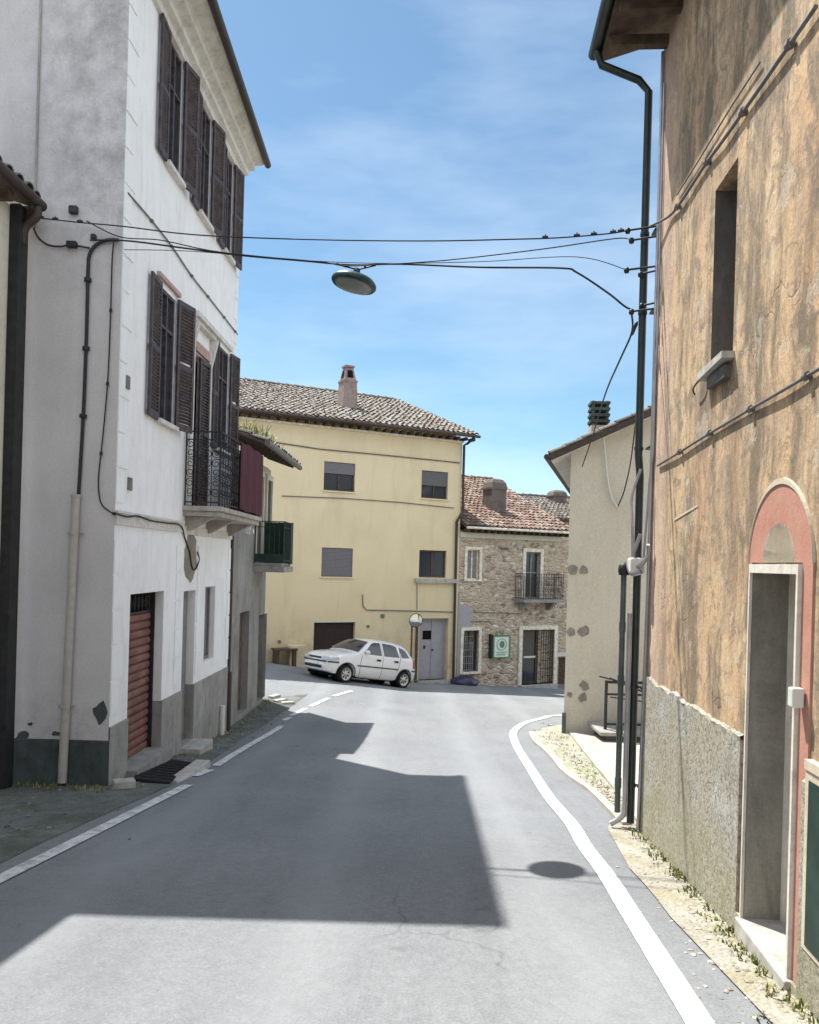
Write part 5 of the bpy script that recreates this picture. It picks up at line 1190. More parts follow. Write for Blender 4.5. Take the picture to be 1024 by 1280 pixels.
# irregular upper lip of the plinth
n = 170; prev = None
for k in range(n + 1):
    s = (dr[0] - .10) * k / n if True else 0; z = zp + .035 * mnoise.noise(Vector((s * 3.1, 0, 0))) + .02 * mnoise.noise(Vector((s * 11, 3, 0))) + .02; dp = .028 + .014 * mnoise.noise(Vector((s * 6, 7, 0)))
    cur = (FO.p(s, .028, zp), FO.p(s, dp, z), FO.p(s, 0, z + .012))
    if prev: mb.face([prev[0], cur[0], cur[1], prev[1]]); mb.face([prev[1], cur[1], cur[2], prev[2]])
    prev = cur
mb.face([FO.p(dr[1] + .12, .028, zp), FO.p(sE, .028, zp), FO.p(sE, 0, zp + .02), FO.p(dr[1] + .12, 0, zp + .02)])
mb.face([FO.p(-.012, 0, -3.4), FO.p(-.012, .028, -3.4), FO.p(-.012, .028, zp), FO.p(-.012, 0, zp)][::-1])
mb.build('plinth', M['roughcast'], oh, label='roughcast grey plinth with ragged upper edge')
# pink door frame and arch: painted plaster bands standing slightly proud
mb = MB(); fl, frr = dr[0] - .075, dr[1] + .15; zc = .06; cs = (fl + frr) / 2; Ro = (frr - fl) / 2; th = .012
zlo = dr[2] - .1
mb.fb(FO, fl, dr[0] - .022, 0, th, zlo, zc); mb.fb(FO, dr[1] + .022, frr, 0, th, zlo, zc)
n = 28; Ri = .235; zk = .46 / Ro
for k in range(n):
    a, b = math.pi * k / n, math.pi * (k + 1) / n
    P = lambda an, rr, kz, d: FO.p(cs - math.cos(an) * rr, d, zc + math.sin(an) * rr * kz)
    o0, o1, i0, i1 = P(a, Ro, zk, th), P(b, Ro, zk, th), P(a, Ri, 1.0, th), P(b, Ri, 1.0, th)
    mb.face([o0, i0, i1, o1]); mb.face([P(a, Ro, zk, 0), o0, o1, P(b, Ro, zk, 0)]); mb.face([i0, P(a, Ri, 1.0, 0), P(b, Ri, 1.0, 0), i1])
mb.build('arch_band', M['pink'], oh, label='faded pink painted arch and door frame')
mb = MB()
for k in range(n):
    a, b = math.pi * k / n, math.pi * (k + 1) / n; w1 = .002 + .035 * max(0, math.sin(a)) ** 6
    w2 = .002 + .035 * max(0, math.sin(b)) ** 6
    P = lambda an, rr, d: FO.p(cs - math.cos(an) * rr, d, zc + math.sin(an) * rr * zk)
    o0, o1, i0, i1 = P(a, Ro + w1, th + .008), P(b, Ro + w2, th + .008), P(a, Ro, th + .008), P(b, Ro, th + .008)
    mb.face([o0, i0, i1, o1]); mb.face([P(a, Ro + w1, 0), o0, o1, P(b, Ro + w2, 0)]); mb.face([i0, P(a, Ro, 0), P(b, Ro, 0), i1])
mb.build('arch_edge', M['tympanum'], oh)
mb = MB(); P = [FO.p(cs - math.cos(math.pi * k / n) * Ri, .012, zc + math.sin(math.pi * k / n) * Ri) for k in range(n + 1)]; mb.face(P[::-1]); mb.face(P)
mb.build('tympanum', M['tympanum'], oh)
# door opening: concrete jamb, pale inner frame, dark door leaf
mb = MB(); e = .004
mb.fb(FO, dr[0] - .016, dr[0] + .003, .014, .032, zlo, dr[3] + .02); mb.fb(FO, dr[0] + .004, dr[1] - .004, -.02, .036, dr[3] - .035, dr[3] + .02); mb.fb(FO, dr[1] - .004, dr[1] + .02, -.02, .036, zlo, dr[3] + .02)
o = mb.build('door_frame', M['dirty_frame'], oh)
mb = MB(); mb.face([FO.p(dr[0] + .0045, .010, zlo), FO.p(dr[0] + .0045, .010, dr[3]), FO.p(dr[0] + .0045, -.245, dr[3]), FO.p(dr[0] + .0045, -.245, zlo)][::1]); mb.build('jamb', M['jamb_concrete'], oh, label='bare grey concrete door jamb')
dd_ = MB(); dd_.fb(FO, dr[0] + .006, dr[1], -.30, -.245, zlo, dr[3]); dd_.fb(FO, dr[0] + .006, dr[0] + .04, -.244, -.212, zlo, dr[3] - .001); od = dd_.build('door', M['dirty_frame'], oh, label='pale framed house door')
mb = MB(); mb.fb(FO, dr[0] + .12, dr[1] - .1, -.244, -.238, dr[2] + .2, dr[3] - .15); mb.build('door_panel', M['jamb_dark'], od)
mb = MB(); mb.tube([FO.p(dr[1] - .12, -.24, -1.25), FO.p(dr[1] - .12, -.19, -1.25), FO.p(dr[1] - .22, -.19, -1.25)], .010, 8); mb.build('handle', M['pipe_steel'], od)
mb = MB(); mb.fb(FO, dr[0] - .02, dr[1] + .05, -.3, .06, dr[2] - .4, dr[2] + .004); mb.build('doorstep', M['step'], oh, bevel=.01)
# window of the upper floor
gw = glazing(oh, FO, *w_, .28, 'timber', 'glass', bars=1)
mb = MB(); mb.hexa([FO.p(w_[0] - .05, .09, 1.47), FO.p(w_[1] + .04, .09, 1.50), FO.p(w_[1] + .04, -.05, 1.50), FO.p(w_[0] - .05, -.05, 1.47), FO.p(w_[0] - .05, .09, 1.53), FO.p(w_[1] + .04, .09, 1.548), FO.p(w_[1] + .04, -.05, 1.548), FO.p(w_[0] - .05, -.05, 1.53)]); mb.build('sill', M['step'], gw)
mb = MB(); mb.fb(FO, w_[0] + .08, w_[1] - .02, 0, .05, 1.38, 1.465); mb.build('sill_bracket', M['jamb_dark'], gw)
mb = MB(); mb.tube(smooth([FO.p(w_[0] - .06, .02, 1.50), FO.p(w_[0] - .16, .05, 1.49), FO.p(w_[0] - .28, .05, 1.46), FO.p(w_[0] - .30, .03, 1.42)], 4), .007, 5); mb.build('hook', M['iron'], gw)
mb = MB(); mb.face([FO.p(w_[0] + .003, 0, 1.55), FO.p(w_[0] + .003, 0, 2.93), FO.p(w_[0] + .003, -.24, 2.93), FO.p(w_[0] + .003, -.24, 1.55)]); mb.build('reveal', M['jamb_dark'], gw)  # dark sheet over the far jamb, its shade painted in the colour
glazing(oh, FO, 7.2, 8.3, .6, 2.3, .22, 'timber', 'glass'); mb = MB(); mb.fb(FO, 8.2, 9.3, -.25, -.2, -2.2, .2); mb.build('door', M['timber'], oh)
# meter cabinet at the edge of the view
mb = MB(); ca, cbb = frr + .03, frr + .95; mb.fb(FO, ca, cbb, .0, .034, -1.95, -1.02); mb.fb(FO, ca, cbb, 0, .042, -1.02, -.97); oc = mb.build('meter_cabinet', M['tympanum'], oh, label='green metal cabinet door in a pale frame beside the doorway')
mb = MB(); mb.fb(FO, ca + .05, cbb - .05, .034, .039, -1.92, -1.07); mb.build('cabinet_door', M['green_iron'], oc)
mb = MB(); q = So(1008, 873); mb.fb(FO, q[0] - .035, q[0] + .03, .02, .085, q[1] - .05, q[1] + .055); o = mb.build('doorbell_box', M['meter'], oh, label='small white plastic doorbell box', bevel=.008)
# eave
mb = MB(); ove = .60
E = [FO.p(-.25, ove, zE + .08), FO.p(sE + .3, ove, zE + .08), FO.p(sE + .3, -3.6, zE + 1.4), FO.p(-.25, -3.6, zE + 1.4)]; slab(mb, E, .08); E2 = [E[3], E[2], FO.p(sE + .3, -7.4, zE + .1), FO.p(-.25, -7.4, zE + .1)]; slab(mb, E2, .08)
ro = mb.build('roof', M['timber'], oh); mb = MB(); tiles(mb, E[0] + Vector((0, 0, .01)), FO.d, E[3] - E[0], sE + .55, (E[3] - E[0]).length, r=.085); mb.build('roof_tiles', [M['tile_dark'], M['pan_tile']], ro)
mb = MB(); mb.tube([E[0] + FO.n * .06, E[1] + FO.n * .06], .06, 10); mb.build('gutter', M['pipe_dark'], ro)
k = .1
while k < sE: mb = MB(); mb.fb(FO, k, k + .09, 0, ove - .04, zE - .10, zE - .002); k += .5; mb.build('rafter', M['timber'], ro)
# pipes on the corner, parts of the house
def PZ(px, py, d): 
    s, z = FO.hit(px, py, d); return FO.p(s, d, z)
def onpipe(z, s=-.02, d=.13): return FO.p(s, d, z)
sA = -.10
mb = MB(); path = [FO.p(sA, ove + .05, zE + .02), FO.p(sA, ove, zE - .12), FO.p(sA, .22, zE - .28), FO.p(sA, .12, zE - .40), FO.p(sA, .12, 1.15), FO.p(sA, .10, .95), FO.p(sA, .10, -2.58)]
mb.tube(path, .039, 12)
for z_ in (3.4, 2.6, 1.22, .1, -1.2, -2.2): mb.tube([FO.p(sA, .12 if z_ > 1 else .10, z_ - .015), FO.p(sA, .12 if z_ > 1 else .10, z_ + .015)], .047, 12); mb.fb(FO, sA - .02, sA + .13, 0, .05, z_ - .01, z_ + .01)
mb.build('downpipe', M['pipe_dark'], oh, label='tall dark green downpipe on the far corner')
mb = MB(); sB = -.17; dB = .22; mb.tube([FO.p(sB, dB, -.03), FO.p(sB, dB, -2.50)], .030, 12)
for z_ in (-.6, -1.15, -1.65, -2.2): mb.tube([FO.p(sB, dB, z_ - .05), FO.p(sB, dB, z_ + .05)], .036, 12)
ob = mb.build('cable_duct', M['pipe_grey'], oh, label='grey-green duct pipe with black cap'); mb = MB(); mb.lathe(FO.p(sB, dB, -.07), (0, 0, 1), [(0, .05), (.05, .06), (.10, .055), (.13, .02), (.132, 0)], 12); mb.build('duct_cap', M['iron'], ob)
mb = MB(); mb.tube(smooth([FO.p(-.06, .17, -.45), FO.p(-.06, .17, -2.0), FO.p(-.06, .17, -2.42), FO.p(-.07, .20, -2.52), FO.p(-.09, .30, -2.60)], 5), .028, 10); mb.build('steel_pipe', M['pipe_steel'], oh)
mb = MB(); mb.tube([FO.p(.06, .025, zE - .1), FO.p(.06, .025, -.2), FO.p(.04, .03, -1.05), FO.p(.02, .05, -2.64)], .018, 8); mb.tube([FO.p(.13, .02, 4.8), FO.p(.13, .02, 2.2), FO.p(.10, .02, 1.9), FO.p(.10, .02, 1.15), FO.p(.03, .03, .9), FO.p(-.02, .06, .1)], .012, 6); mb.build('conduit', M['pipe_steel'], oh)
mb = MB(); mb.tube(smooth([FO.p(.0, .10, .35), FO.p(-.03, .16, .12), FO.p(.06, .12, .02), FO.p(.12, .05, .14), FO.p(.17, .06, .24)], 5), .02, 6); mb.tube(smooth([FO.p(-.1, .2, .08), FO.p(.0, .18, -.05), FO.p(.08, .1, -.03)], 5), .024, 6); mb.tube(smooth([FO.p(.02, .12, 1.0), FO.p(-.03, .19, .72), FO.p(.03, .19, .45), FO.p(0, .17, .1)], 6), .014, 6); mb.build('conduit_joint', M['pipe_steel'], oh)
mb = MB(); mb.fb(FO, -.12, .05, .06, .20, -.05, .11); mb.build('junction_box', M['meter'], oh, bevel=.02)
# brackets carrying the wires
for z_, e in ((3.42, .30), (3.32, .26), (3.02, .30), (2.98, .16), (2.6, .24), (2.66, .14)): mb = MB(); mb.tube([FO.p(.06, 0, z_), FO.p(-.05, e, z_)], .011, 6); mb.lathe(FO.p(-.05, e, z_ - .03), (0, 0, 1), [(0, .0), (.0, .022), (.025, .030), (.05, .02), (.06, 0)], 10); mb.build('wire_bracket', M['iron'], oh)
# scratches of lighter plaster
for a, b, w0_ in (((843, 650), (873, 632), .012),): 
    p, q = So(*a), So(*b); mb = MB(); mb.face([FO.p(p[0], .006, p[1] - w0_), FO.p(q[0], .006, q[1] - w0_ * .4), FO.p(q[0], .006, q[1] + w0_ * .6), FO.p(p[0], .006, p[1] + w0_)]); mb.build('plaster_scar', M['tympanum'], oh)

# street number / service cables that run along the ochre facade
cable('cable', [PZ(822, 582, .02), PZ(845, 568, .025), PZ(880, 546, .02), PZ(930, 516, .02), PZ(975, 490, .025), PZ(1024, 461, .02), PZ(1060, 440, .02)], .012, 'cable_grey', 'grey cable clipped level across the middle of the ochre facade', clips=True)
cable('cable', [PZ(812, 283, .1), PZ(835, 271, .03), PZ(850, 254, .03), PZ(880, 208, .025), PZ(902, 178, .03), PZ(935, 131, .025), PZ(980, 66, .03), PZ(1020, 8, .03)], .014, 'cable_grey', 'thick cable rising along the upper ochre facade past the upstairs window', clips=True)
cable('cable', [PZ(846, 244, .02), PZ(870, 206, .02), PZ(893, 168, .02), PZ(915, 132, .02), PZ(950, 78, .02)], .007, 'cable_grey', 'thin cable parallel above the thick one on the upper ochre facade')

# ================================================================== OVERHEAD WIRES AND LAMP
aR = FO.p(-.05, .30, 3.42); aR2 = FO.p(-.05, .26, 3.32); aR3 = FO.p(-.05, .30, 3.02)
og = 'overhead wires crossing the street'
YG = 9.38
p0 = at(45, 272, YG); p1 = at(155, 283, YG - .05)
cable('overhead_wire', [p0, at(100, 278, YG), p1, at(228, 292, 9.2), at(300, 296.5, 9.0), at(420, 300, 8.8), at(540, 301, 8.5), at(640, 299, 8.3), at(700, 297, 8.2), at(760, 292, 8.05), aR], .008, 'cable', 'uppermost black wire strung across the street, knotted at both ends', og, beads=(.03, .06, .1, .78, .84, .88, .92, .95))
cable('overhead_wire', [at(108, 276, YG), at(150, 296, YG), at(200, 300, 9.2), at(262, 313, 9.1), at(330, 321, 9.0), at(400, 327, 8.95), at(430, 332, 8.9), at(470, 331, 8.8), at(560, 325, 8.6), at(680, 311, 8.3), at(770, 298, 8.1), aR2], .007, 'cable', 'middle wire above the hanging street lamp, rising to the right', og)
cable('overhead_wire', [at(113, 300, YG), at(160, 301, YG - .1), at(230, 310, 9.2), at(300, 319, 9.05), at(380, 326, 9.0), at(440, 331, 8.9), at(500, 330, 8.8), at(600, 334, 8.5), at(700, 335, 8.2), at(722, 341, 8.15), at(760, 366, 8.05), at(780, 382, 8.0), FO.p(-.06, .24, 2.62)], .0105, 'cable', 'thick black cable over the lamp that dips down to the right-hand pipe', og)
cable('overhead_wire', [at(155, 312, 9.3), at(240, 314, 9.2), at(360, 324, 9.0), at(470, 329, 8.8), at(600, 327, 8.5), at(720, 321, 8.2), aR3], .0045, 'cable', 'thinnest wire reaching the right-hand wall just below the others', og)
# cables on the white house gable and front
def PG(px, py, d=.03): s, z = FG.hit(px, py, d); return FG.p(s, d, z)
def PL(px, py, d=.02): s, z = FL.hit(px, py, d); return FL.p(s, d, z)
cable('cable', [PG(98, 620), PG(104, 520), PG(108, 420), PG(110, 340), PG(112, 318), PG(120, 306), PG(134, 300), PG(148, 300, .05)], .022, 'cable', 'thick black cable dropping down the grey gable into the cream pipe', clips=True)
cable('cable', [PG(42, 285), PG(48, 297), PG(60, 306), PG(76, 308), PG(88, 306), PG(112, 310)], .012, 'cable', 'black cable looping across the grey gable from the low roof')
cable('cable', [PG(142, 302), PG(140, 330), PG(138, 400), PG(135, 470), PG(131, 520), PG(127, 560), PG(123, 600), PG(126, 628), PG(138, 640), PG(144, 642)], .009, 'cable', 'thin cable wandering down the grey gable beside its corner', clips=True)
mb = MB(); q = PG(90, 306, .04); mb.fb(FG, (q - FG.o).dot(FG.d) - .06, (q - FG.o).dot(FG.d) + .06, .01, .08, q.z - .035, q.z + .04); mb.build('cable_box', M['iron'], wh, bevel=.01); mb = MB(); q = PG(92, 263, .03); mb.fb(FG, (q - FG.o).dot(FG.d) - .05, (q - FG.o).dot(FG.d) + .05, .0, .07, q.z - .04, q.z + .05); mb.build('cable_box', M['iron'], wh, bevel=.01); mb = MB(); q = PG(117, 296, .03); mb.fb(FG, (q - FG.o).dot(FG.d) - .03, (q - FG.o).dot(FG.d) + .03, .0, .06, q.z - .03, q.z + .03); mb.build('cable_box', M['iron'], wh, bevel=.01)
cable('cable', [PL(160, 241), PL(190, 276), PL(215, 308), PL(240, 345), PL(270, 383), PL(297, 418)], .012, 'cable_grey', 'grey cable running level along the white front between the upper windows', clips=True)
cable('cable', [PL(145, 642, .05), PL(160, 646, .05), PL(172, 645, .05), PL(190, 651, .05), PL(210, 654, .05), PL(226, 657, .05), PL(231, 672), PL(237, 690), PL(240, 708), PL(244, 712), PL(249, 700), PL(247, 690)], .011, 'cable', 'dark cable sagging along the string course and looping below the iron balcony')
# from the right pipe over to the pale house
cable('cable', [FO.p(-.06, .24, 2.6), at(790, 415, 8.4), at(775, 450, 9.3), at(757, 492, 11), at(741, 545, 14), at(728, 583, 15.85)], .011, 'cable', 'black service cable slanting down from the right-hand pipe to the pale house')
cable('cable', [at(803, 440, 8.1), at(800, 490, 10), at(794, 535, 13), at(788, 580, 15.0), at(780, 615, 15.75), at(772, 634, 15.9)], .013, 'cable', 'black cable hanging in a long drop against the pale wall')
cable('cable', [at(772, 634, 15.9), at(765, 622, 15.9), at(760, 600, 15.9), at(757, 570, 15.9), at(754, 540, 15.8)], .020, 'cable_white', 'white cable running up the pale wall to the roof edge')
# tensioner on the service cable
mb = MB(); A, B = at(797, 402, 8.05), at(789, 420, 8.3); mb.tube([A, A.lerp(B, .2), A.lerp(B, .8), B], .02, 8, radii=[.006, .02, .02, .006]); mb.build('cable_clamp', M['cable'], label='black tension clamp on the service cable beside the right-hand pipe', cat='cable clamp')
# lamp: tilted disc with pale diffuser hung from the wires
lc = at(443, 352, 8.9); la_ = thing('street_lamp', 'dark disc-shaped street lamp with pale underside hanging from wires over the road', 'lamp', tuple(lc))
axl = Vector((.20, .03, 1)).normalized()
mb = MB(); mb.lathe(lc, axl, [(-.045, .205), (-.05, .245), (-.03, .26), (.0, .255), (.035, .22), (.06, .15), (.07, .06), (.075, .045), (.15, .035), (.155, 0)], 32); mb.build('lamp_housing', simple('dark_green_lamp_metal', (.016, .05, .05), .4, .5, .3), la_)
mb = MB(); mb.lathe(lc, axl, [(-.04, .215), (-.065, .20), (-.085, .13), (-.09, 0)], 28); mb.build('lamp_glass', simple('frosted_lamp_glass', (.17, .19, .185), .35, .5, var=.05), la_)
mb = MB(); tp = lc + axl * .14
for e in (-1, 1): mb.tube([tp, tp + Vector((e * .08, 0, .02)), tp + Vector((e * .21, 0, .055))], .009, 6)
mb.tube([at(421, 329.5, 8.93), tp + Vector((-.12, 0, .03))], .012, 6); mb.tube([at(455, 331, 8.88), tp + Vector((.1, 0, .02))], .012, 6); mb.build('lamp_hanger', M['cable'], la_)
# ================================================================== CAR (small white hatchback, five doors)
PA, PB = G(428, 853), G(503, 860)
M['car_paint'] = NB('white_car_paint', .18, .5)
n = M['car_paint']; n.b.inputs['Coat Weight'].default_value = .6; n.b.inputs['Coat Roughness'].default_value = .08; n.col(n.mix(n.ramp(n.noise(3, 4), [(.35, 0.0), (.7, 1.0)]), (.74, .75, .77), (.70, .71, .72))); M['car_paint'] = n.done()
M['car_glass'] = NB('car_glass', .05, .7).col((.03, .036, .042)).done()
M['car_black'] = simple('black_car_plastic', (.022, .022, .024), .55, .35, var=.2)
M['tyre'] = simple('tyre_rubber', (.02, .02, .02), .9, .2, var=.3)
M['hubcap'] = simple('silver_hubcap', (.50, .50, .50), .35, .5, .5, var=.1)
M['lens'] = NB('headlight_lens', .08, .7).col((.42, .45, .48)).done(); M['lens_red'] = NB('tail_light_lens', .2, .6).col((.30, .02, .02)).done(); M['lens_orange'] = NB('indicator_lens', .2, .6).col((.5, .18, .03)).done()
LWB = 2.44
hd = Vector((PA.x - PB.x, PA.y - PB.y, 0)); print('car wheelbase from photo %.2f  front %s rear %s' % (hd.length, tuple(PA), tuple(PB)))
hd = Vector((PA.x - PB.x, PA.y - PB.y, PA.z - PB.z)).normalized()   # forward
CSC = (PA - PB).length / LWB
side = Vector((0, 0, 1)).cross(hd).normalized()                      # to the car's left, towards the camera
upc = hd.cross(side).normalized()
if side.y > 0: print('WARN side')
K = min(1.06, max(.92, CSC)) * .965; print('scale', K)
mid = (PA + PB) / 2
org = mid - side * .68 * K + hd * 0
org.z = mid.z
def cp(x, y, z):   # x from the nose backwards (0..3.73), y towards the camera side, z up
    return org + hd * ((1.90 - x) * K) + side * (y * K * .97) + upc * (z * K * .975)
AX = (.68, 3.12)
UP = [(.03, .30), (.0, .42), (.015, .52), (.03, .575), (.05, .62), (.09, .70), (.16, .755), (.35, .82), (.60, .875), (.85, .915), (1.00, .94), (1.08, .975), (1.25, 1.10), (1.45, 1.24), (1.62, 1.335), (1.78, 1.385), (2.05, 1.415), (2.4, 1.42), (2.8, 1.40), (3.08, 1.36), (3.22, 1.31), (3.36, 1.18), (3.50, 1.00), (3.58, .90), (3.66, .84), (3.69, .72), (3.71, .60), (3.73, .52), (3.73, .40), (3.70, .29)]
def arch(cx, r=.335, n=12): 
    a0 = math.asin((.24 - .27) / r) 
    return [(cx + math.cos(a0 + (math.pi - 2 * a0) * k / n) * r, .27 + math.sin(a0 + (math.pi - 2 * a0) * k / n) * r) for k in range(n + 1)]
poly = UP + [(3.50, .24)] + arch(AX[1]) + [(2.6, .20), (1.9, .19), (1.2, .20)] + arch(AX[0]) + [(.22, .25)]
def hw(x, z):
    w_ = .80
    if z > .90: w_ -= .27 * ((z - .90) / .52) ** 1.15
    if z < .45: w_ -= .05 * ((.45 - z) / .25) ** 2
    w_ -= .02 * abs(z - .62) / .3 if z < .9 else .018
    if x < .75: w_ -= .20 * ((.75 - x) / .75) ** 2.3
    if x > 3.0: w_ -= .13 * ((x - 3.0) / .73) ** 2
    return w_
nU = len(UP)
def dseg(p, a, b):
    ax, ay = a; bx, by = b; dx, dy = bx - ax, by - ay; t = max(0, min(1, ((p[0] - ax) * dx + (p[1] - ay) * dy) / (dx * dx + dy * dy + 1e-12))); return math.hypot(p[0] - ax - dx * t, p[1] - ay - dy * t)
def rad(x, z):
    return .11
def yv(x, z, off=0):
    d = min(dseg((x, z), UP[i], UP[i + 1]) for i in range(nU - 1)); r = rad(x, z); w_ = hw(x, z)
    if d < r: w_ = w_ - r + math.sqrt(max(0, r * r - (r - d) ** 2))
    return w_ + off
bm = bmesh.new(); bm.faces.new([bm.verts.new((x, 0, z)) for x, z in poly])
for ax_, lo, hi, stp in ((0, 0, 3.75, .08), (2, .2, 1.42, .06)):
    k = lo + stp
    while k < hi:
        co = [0, 0, 0]; no = [0, 0, 0]; co[ax_] = k; no[ax_] = 1; bmesh.ops.bisect_plane(bm, geom=bm.verts[:] + bm.edges[:] + bm.faces[:], plane_co=co, plane_no=no, dist=1e-4); k += stp
bmesh.ops.triangulate(bm, faces=[f for f in bm.faces if len(f.verts) > 4]); bm.verts.index_update()
sidev = [(v.co.x, v.co.z) for v in bm.verts]; sidef = [tuple(v.index for v in f.verts) for f in bm.faces]
bound = [e for e in bm.edges if e.is_boundary]
body = MB()
for sg in (1, -1): body.raw([cp(x, sg * yv(x, z), z) for x, z in sidev], [f if sg > 0 else f[::-1] for f in sidef], 0, True)
NS = 10
for e in bound:
    (x0, z0), (x1, z1) = [(v.co.x, v.co.z) for v in e.verts]
    low = z0 < .26 and z1 < .26
    def bow(x, z, t):   # crown the bonnet / roof, bow the nose and tail outwards
        y = yv(x, z) * t; c = (1 - t * t); inarch = any(math.hypot(x - a, z - .27) < .35 for a in AX)
        if inarch or z < .26: return (x, y, z)
        if x < .12: return (x - .07 * c, y, z)
        if x > 3.3: return (x + .05 * c, y, z + .01 * c)
        return (x - (.09 * c if 1.0 < x < 1.75 and z > .9 else 0), y, z + .028 * c)
    for k in range(NS):
        t0, t1 = -1 + 2 * k / NS, -1 + 2 * (k + 1) / NS
        body.raw([cp(*bow(x0, z0, t0)), cp(*bow(x1, z1, t0)), cp(*bow(x1, z1, t1)), cp(*bow(x0, z0, t1))], [(0, 1, 2, 3)], 0, True)
bm.free()
car = thing('car', 'small white five-door hatchback parked facing left along the yellow house', 'car', tuple(org))
bo_ = body.build('body', M['car_paint'], car)
bmm = bmesh.new(); bmm.from_mesh(bo_.data); bmesh.ops.remove_doubles(bmm, verts=bmm.verts, dist=.0015); bmesh.ops.recalc_face_normals(bmm, faces=bmm.faces[:]); bmm.to_mesh(bo_.data); bmm.free()
for p in bo_.data.polygons: p.use_smooth = True
def sidepatch(mb, pts, off, sg=1, m=0, grid=.06):
    b2 = bmesh.new(); b2.faces.new([b2.verts.new((x, 0, z)) for x, z in pts])
    for ax_ in (0, 2):
        lo = min(p[0 if ax_ == 0 else 1] for p in pts); hi = max(p[0 if ax_ == 0 else 1] for p in pts); k = math.ceil(lo / grid) * grid
        while k < hi:
            co = [0, 0, 0]; no = [0, 0, 0]; co[ax_] = k; no[ax_] = 1; bmesh.ops.bisect_plane(b2, geom=b2.verts[:] + b2.edges[:] + b2.faces[:], plane_co=co, plane_no=no, dist=1e-4); k += grid
    b2.verts.index_update(); mb.raw([cp(v.co.x, sg * yv(v.co.x, v.co.z, off), v.co.z) for v in b2.verts], [tuple(v.index for v in f.verts) for f in b2.faces], m, True); b2.free()
def sline(mb, pts, off, r, sg=1, m=0): 
    P = []
    for a, b in zip(pts, pts[1:]):
        for k in range(6): t = k / 6; x, z = a[0] + (b[0] - a[0]) * t, a[1] + (b[1] - a[1]) * t; P.append(cp(x, sg * yv(x, z, off), z))
    x, z = pts[-1]; P.append(cp(x, sg * yv(x, z, off), z)); mb.tube(P, r, 5, m)
WF = [(1.33, .955), (1.30, .99), (1.66, 1.285), (1.80, 1.335), (2.03, 1.345), (2.03, .95)]; WR = [(2.13, .95), (2.13, 1.345), (2.50, 1.34), (2.72, 1.30), (2.80, .96)]; WQ = [(2.90, .965), (2.84, 1.28), (2.98, 1.265), (3.12, 1.20), (3.27, .99)]
for sg in (1, -1):
    for pts in (WF, WR, WQ): mb = MB(); sidepatch(mb, pts, .006, sg); mb.build('side_window', M['car_glass'], car)
    mb = MB(); sline(mb, [(1.20, .90), (1.16, .60), (1.20, .24)], .001, .006, sg); sline(mb, [(2.08, 1.36), (2.08, .5), (2.06, .24)], .001, .006, sg); sline(mb, [(2.86, 1.30), (2.84, .95), (2.80, .66), (2.72, .52)], .001, .006, sg)
    mb.build('door_seam', M['car_black'], car)
    mb = MB(); sidepatch(mb, [(1.05, .545), (1.05, .58), (2.78, .60), (2.78, .565)], .014, sg); mb.build('side_moulding', M['car_black'], car)
    for x, z in ((1.90, .80), (2.66, .82)): mb = MB(); sidepatch(mb, [(x - .09, z - .03), (x - .09, z + .03), (x + .09, z + .03), (x + .09, z - .03)], .018, sg, grid=.03); mb.build('door_handle', M['car_black'], car)
    mb = MB(); c = cp(1.36, sg * (yv(1.36, .98) + .09), 1.01); bq = bmesh.new(); bmesh.ops.create_icosphere(bq, subdivisions=2, radius=1); bq.verts.index_update(); mb.raw([c + hd * v.co.x * .06 + side * v.co.y * .10 + upc * v.co.z * .065 for v in bq.verts], [tuple(v.index for v in f.verts) for f in bq.faces], 0, True); bq.free(); mb.build('door_mirror', M['car_paint'], car)
    # black wheel-arch lips and lower bumper corner trim
    for cx in AX:
        mb = MB(); P = []
        for x, z in arch(cx, .345, 16): P.append(cp(x, sg * (hw(x, max(z, .3)) + .004), z))
        mb.tube(P, .014, 6); mb.build('arch_trim', M['car_black'], car)
    # wheels
    for cx in AX:
        wc = cp(cx, sg * .70, .272); wt = bpy.data.objects.new('wheel', None); C.objects.link(wt); wt.parent = car; ORG[wt.name] = ORG[car.name]
        mb = MB(); mb.lathe(wc, side * sg, [(-.08, .17), (-.08, .245), (-.06, .268), (.05, .27), (.075, .255), (.082, .235), (.078, .185)], 32); mb.build('tyre', M['tyre'], wt)
        mb = MB(); mb.lathe(wc, side * sg, [(.074, .187), (.070, .172), (.045, .155), (.05, .06), (.066, .05), (.068, 0)], 32)
        mb.build('hubcap', M['hubcap'], wt)
        mb = MB()
        for k in range(7):
            an = k * 2 * math.pi / 7; a = hd * math.cos(an) + upc * math.sin(an); b = -hd * math.sin(an) + upc * math.cos(an); c0 = wc + side * sg * .052
            mb.face([c0 + a * .085 - b * .012, c0 + a * .14 - b * .030, c0 + a * .14 + b * .030, c0 + a * .085 + b * .012]); mb.face([c0 + a * .085 + b * .012, c0 + a * .14 + b * .030, c0 + a * .14 - b * .030, c0 + a * .085 - b * .012])
        mb.build('hubcap_slot', M['car_black'], wt)
        mb = MB(); mb.lathe(wc - side * sg * .09, side * sg, [(0, 0), (0, .3), (-.2, .3)], 20); mb.build('wheel_well', M['dark'], wt)
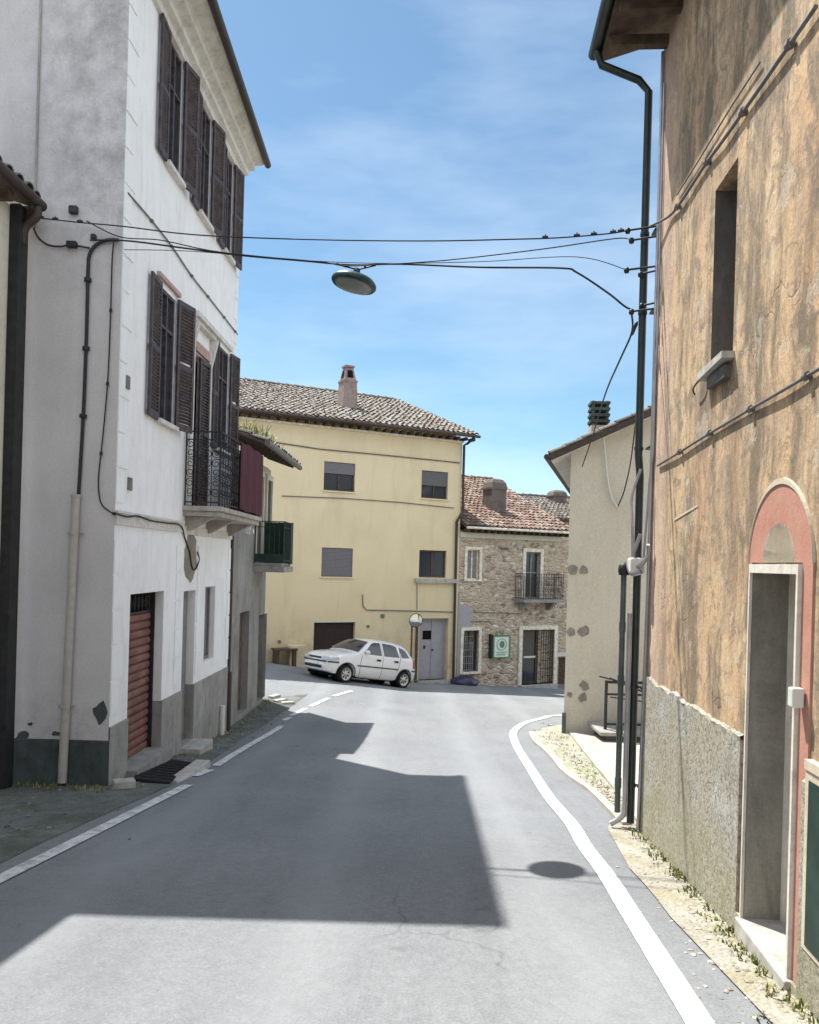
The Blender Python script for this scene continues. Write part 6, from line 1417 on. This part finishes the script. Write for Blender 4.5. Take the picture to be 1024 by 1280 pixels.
# glass front and rear, following the outline
def across(name, x0, z0, x1, z1, off, f0, f1, mt, n=14, rows=6, bowx=-.09):
    mb = MB(); L = math.hypot(x1 - x0, z1 - z0); nx_, nz2 = -(z1 - z0) / L, (x1 - x0) / L
    g_ = []
    for j in range(rows + 1):
        q = j / rows; x, z = x0 + (x1 - x0) * q, z0 + (z1 - z0) * q; f = f0 + (f1 - f0) * q
        bul = .018 * math.sin(math.pi * q) if rows > 3 else 0
        for i in range(n + 1):
            t = -1 + 2 * i / n; y = (hw(x, z) - .035) * f * t; c = 1 - t * t
            g_.append(cp(x + bowx * c + nx_ * (off + bul), y, z + (.028 * c if bowx < 0 else .01 * c) + nz2 * (off + bul)))
    mb.raw(g_, [(j * (n + 1) + i, j * (n + 1) + i + 1, (j + 1) * (n + 1) + i + 1, (j + 1) * (n + 1) + i) for j in range(rows) for i in range(n)], 0, True); return mb.build(name, M[mt], car)
across('windscreen', 1.10, .99, 1.60, 1.325, .012, .97, .93, 'car_glass', rows=6)
across('rear_window', 3.30, 1.25, 3.52, .975, .014, .86, .92, 'car_glass', rows=4, bowx=.05)
def front(name, y0, y1, z0, z1, mt, dx=.012, n=8):
    mb = MB(); g_ = []
    def fx(y, z):
        for (xa, za), (xb, zb_) in zip(UP, UP[1:]):
            if za <= z <= zb_: x = xa + (xb - xa) * (z - za) / max(1e-6, zb_ - za); break
        else: x = .1
        t = y / max(.1, yv(x + .02, z)); return x - .07 * (1 - min(1, t * t)) - dx
    for j in range(4):
        z = z0 + (z1 - z0) * j / 3
        for i in range(n + 1): y = y0 + (y1 - y0) * i / n; g_.append(cp(fx(y, z), y, z))
    mb.raw(g_, [(j * (n + 1) + i, j * (n + 1) + i + 1, (j + 1) * (n + 1) + i + 1, (j + 1) * (n + 1) + i) for j in range(3) for i in range(n)], 0, True); return mb.build(name, M[mt], car)
front('grille', -.30, .30, .64, .70, 'car_black'); front('headlight', .34, .60, .625, .725, 'lens', n=6); front('headlight', -.60, -.34, .625, .725, 'lens', n=6)
front('bumper_strip', -.58, .58, .555, .60, 'car_black', .016, 12); front('air_intake', -.42, .42, .36, .45, 'car_black'); front('number_plate', -.26, .26, .46, .545, 'white_paint', .022)
for sg in (1, -1):
    mb = MB(); sidepatch(mb, [(.10, .62), (.12, .70), (.20, .745), (.34, .75), (.34, .66)], .008, sg, grid=.04); mb.build('headlight', M['lens'], car)
    mb = MB(); sidepatch(mb, [(.05, .555), (.06, .60), (.36, .615), (.36, .57)], .010, sg, grid=.04); mb.build('bumper_strip', M['car_black'], car)
    mb = MB(); sidepatch(mb, [(3.42, .555), (3.42, .60), (3.70, .60), (3.71, .555)], .010, sg, grid=.04); mb.build('bumper_strip', M['car_black'], car)
    mb = MB(); sidepatch(mb, [(3.48, .66), (3.44, .95), (3.54, .93), (3.66, .83), (3.68, .66)], .008, sg, grid=.04); mb.build('tail_light', M['lens_red'], car)
mb = MB(); mb.box(0, 0, 0, 0, 0, 0) if False else None
mb.raw([cp(.25, -.6, .16), cp(3.5, -.6, .16), cp(3.5, .6, .16), cp(.25, .6, .16), cp(.25, -.6, .25), cp(3.5, -.6, .25), cp(3.5, .6, .25), cp(.25, .6, .25)], [(0, 3, 2, 1), (4, 5, 6, 7), (0, 1, 5, 4), (1, 2, 6, 5), (2, 3, 7, 6), (3, 0, 4, 7)]); mb.build('underbody', M['dark'], car)
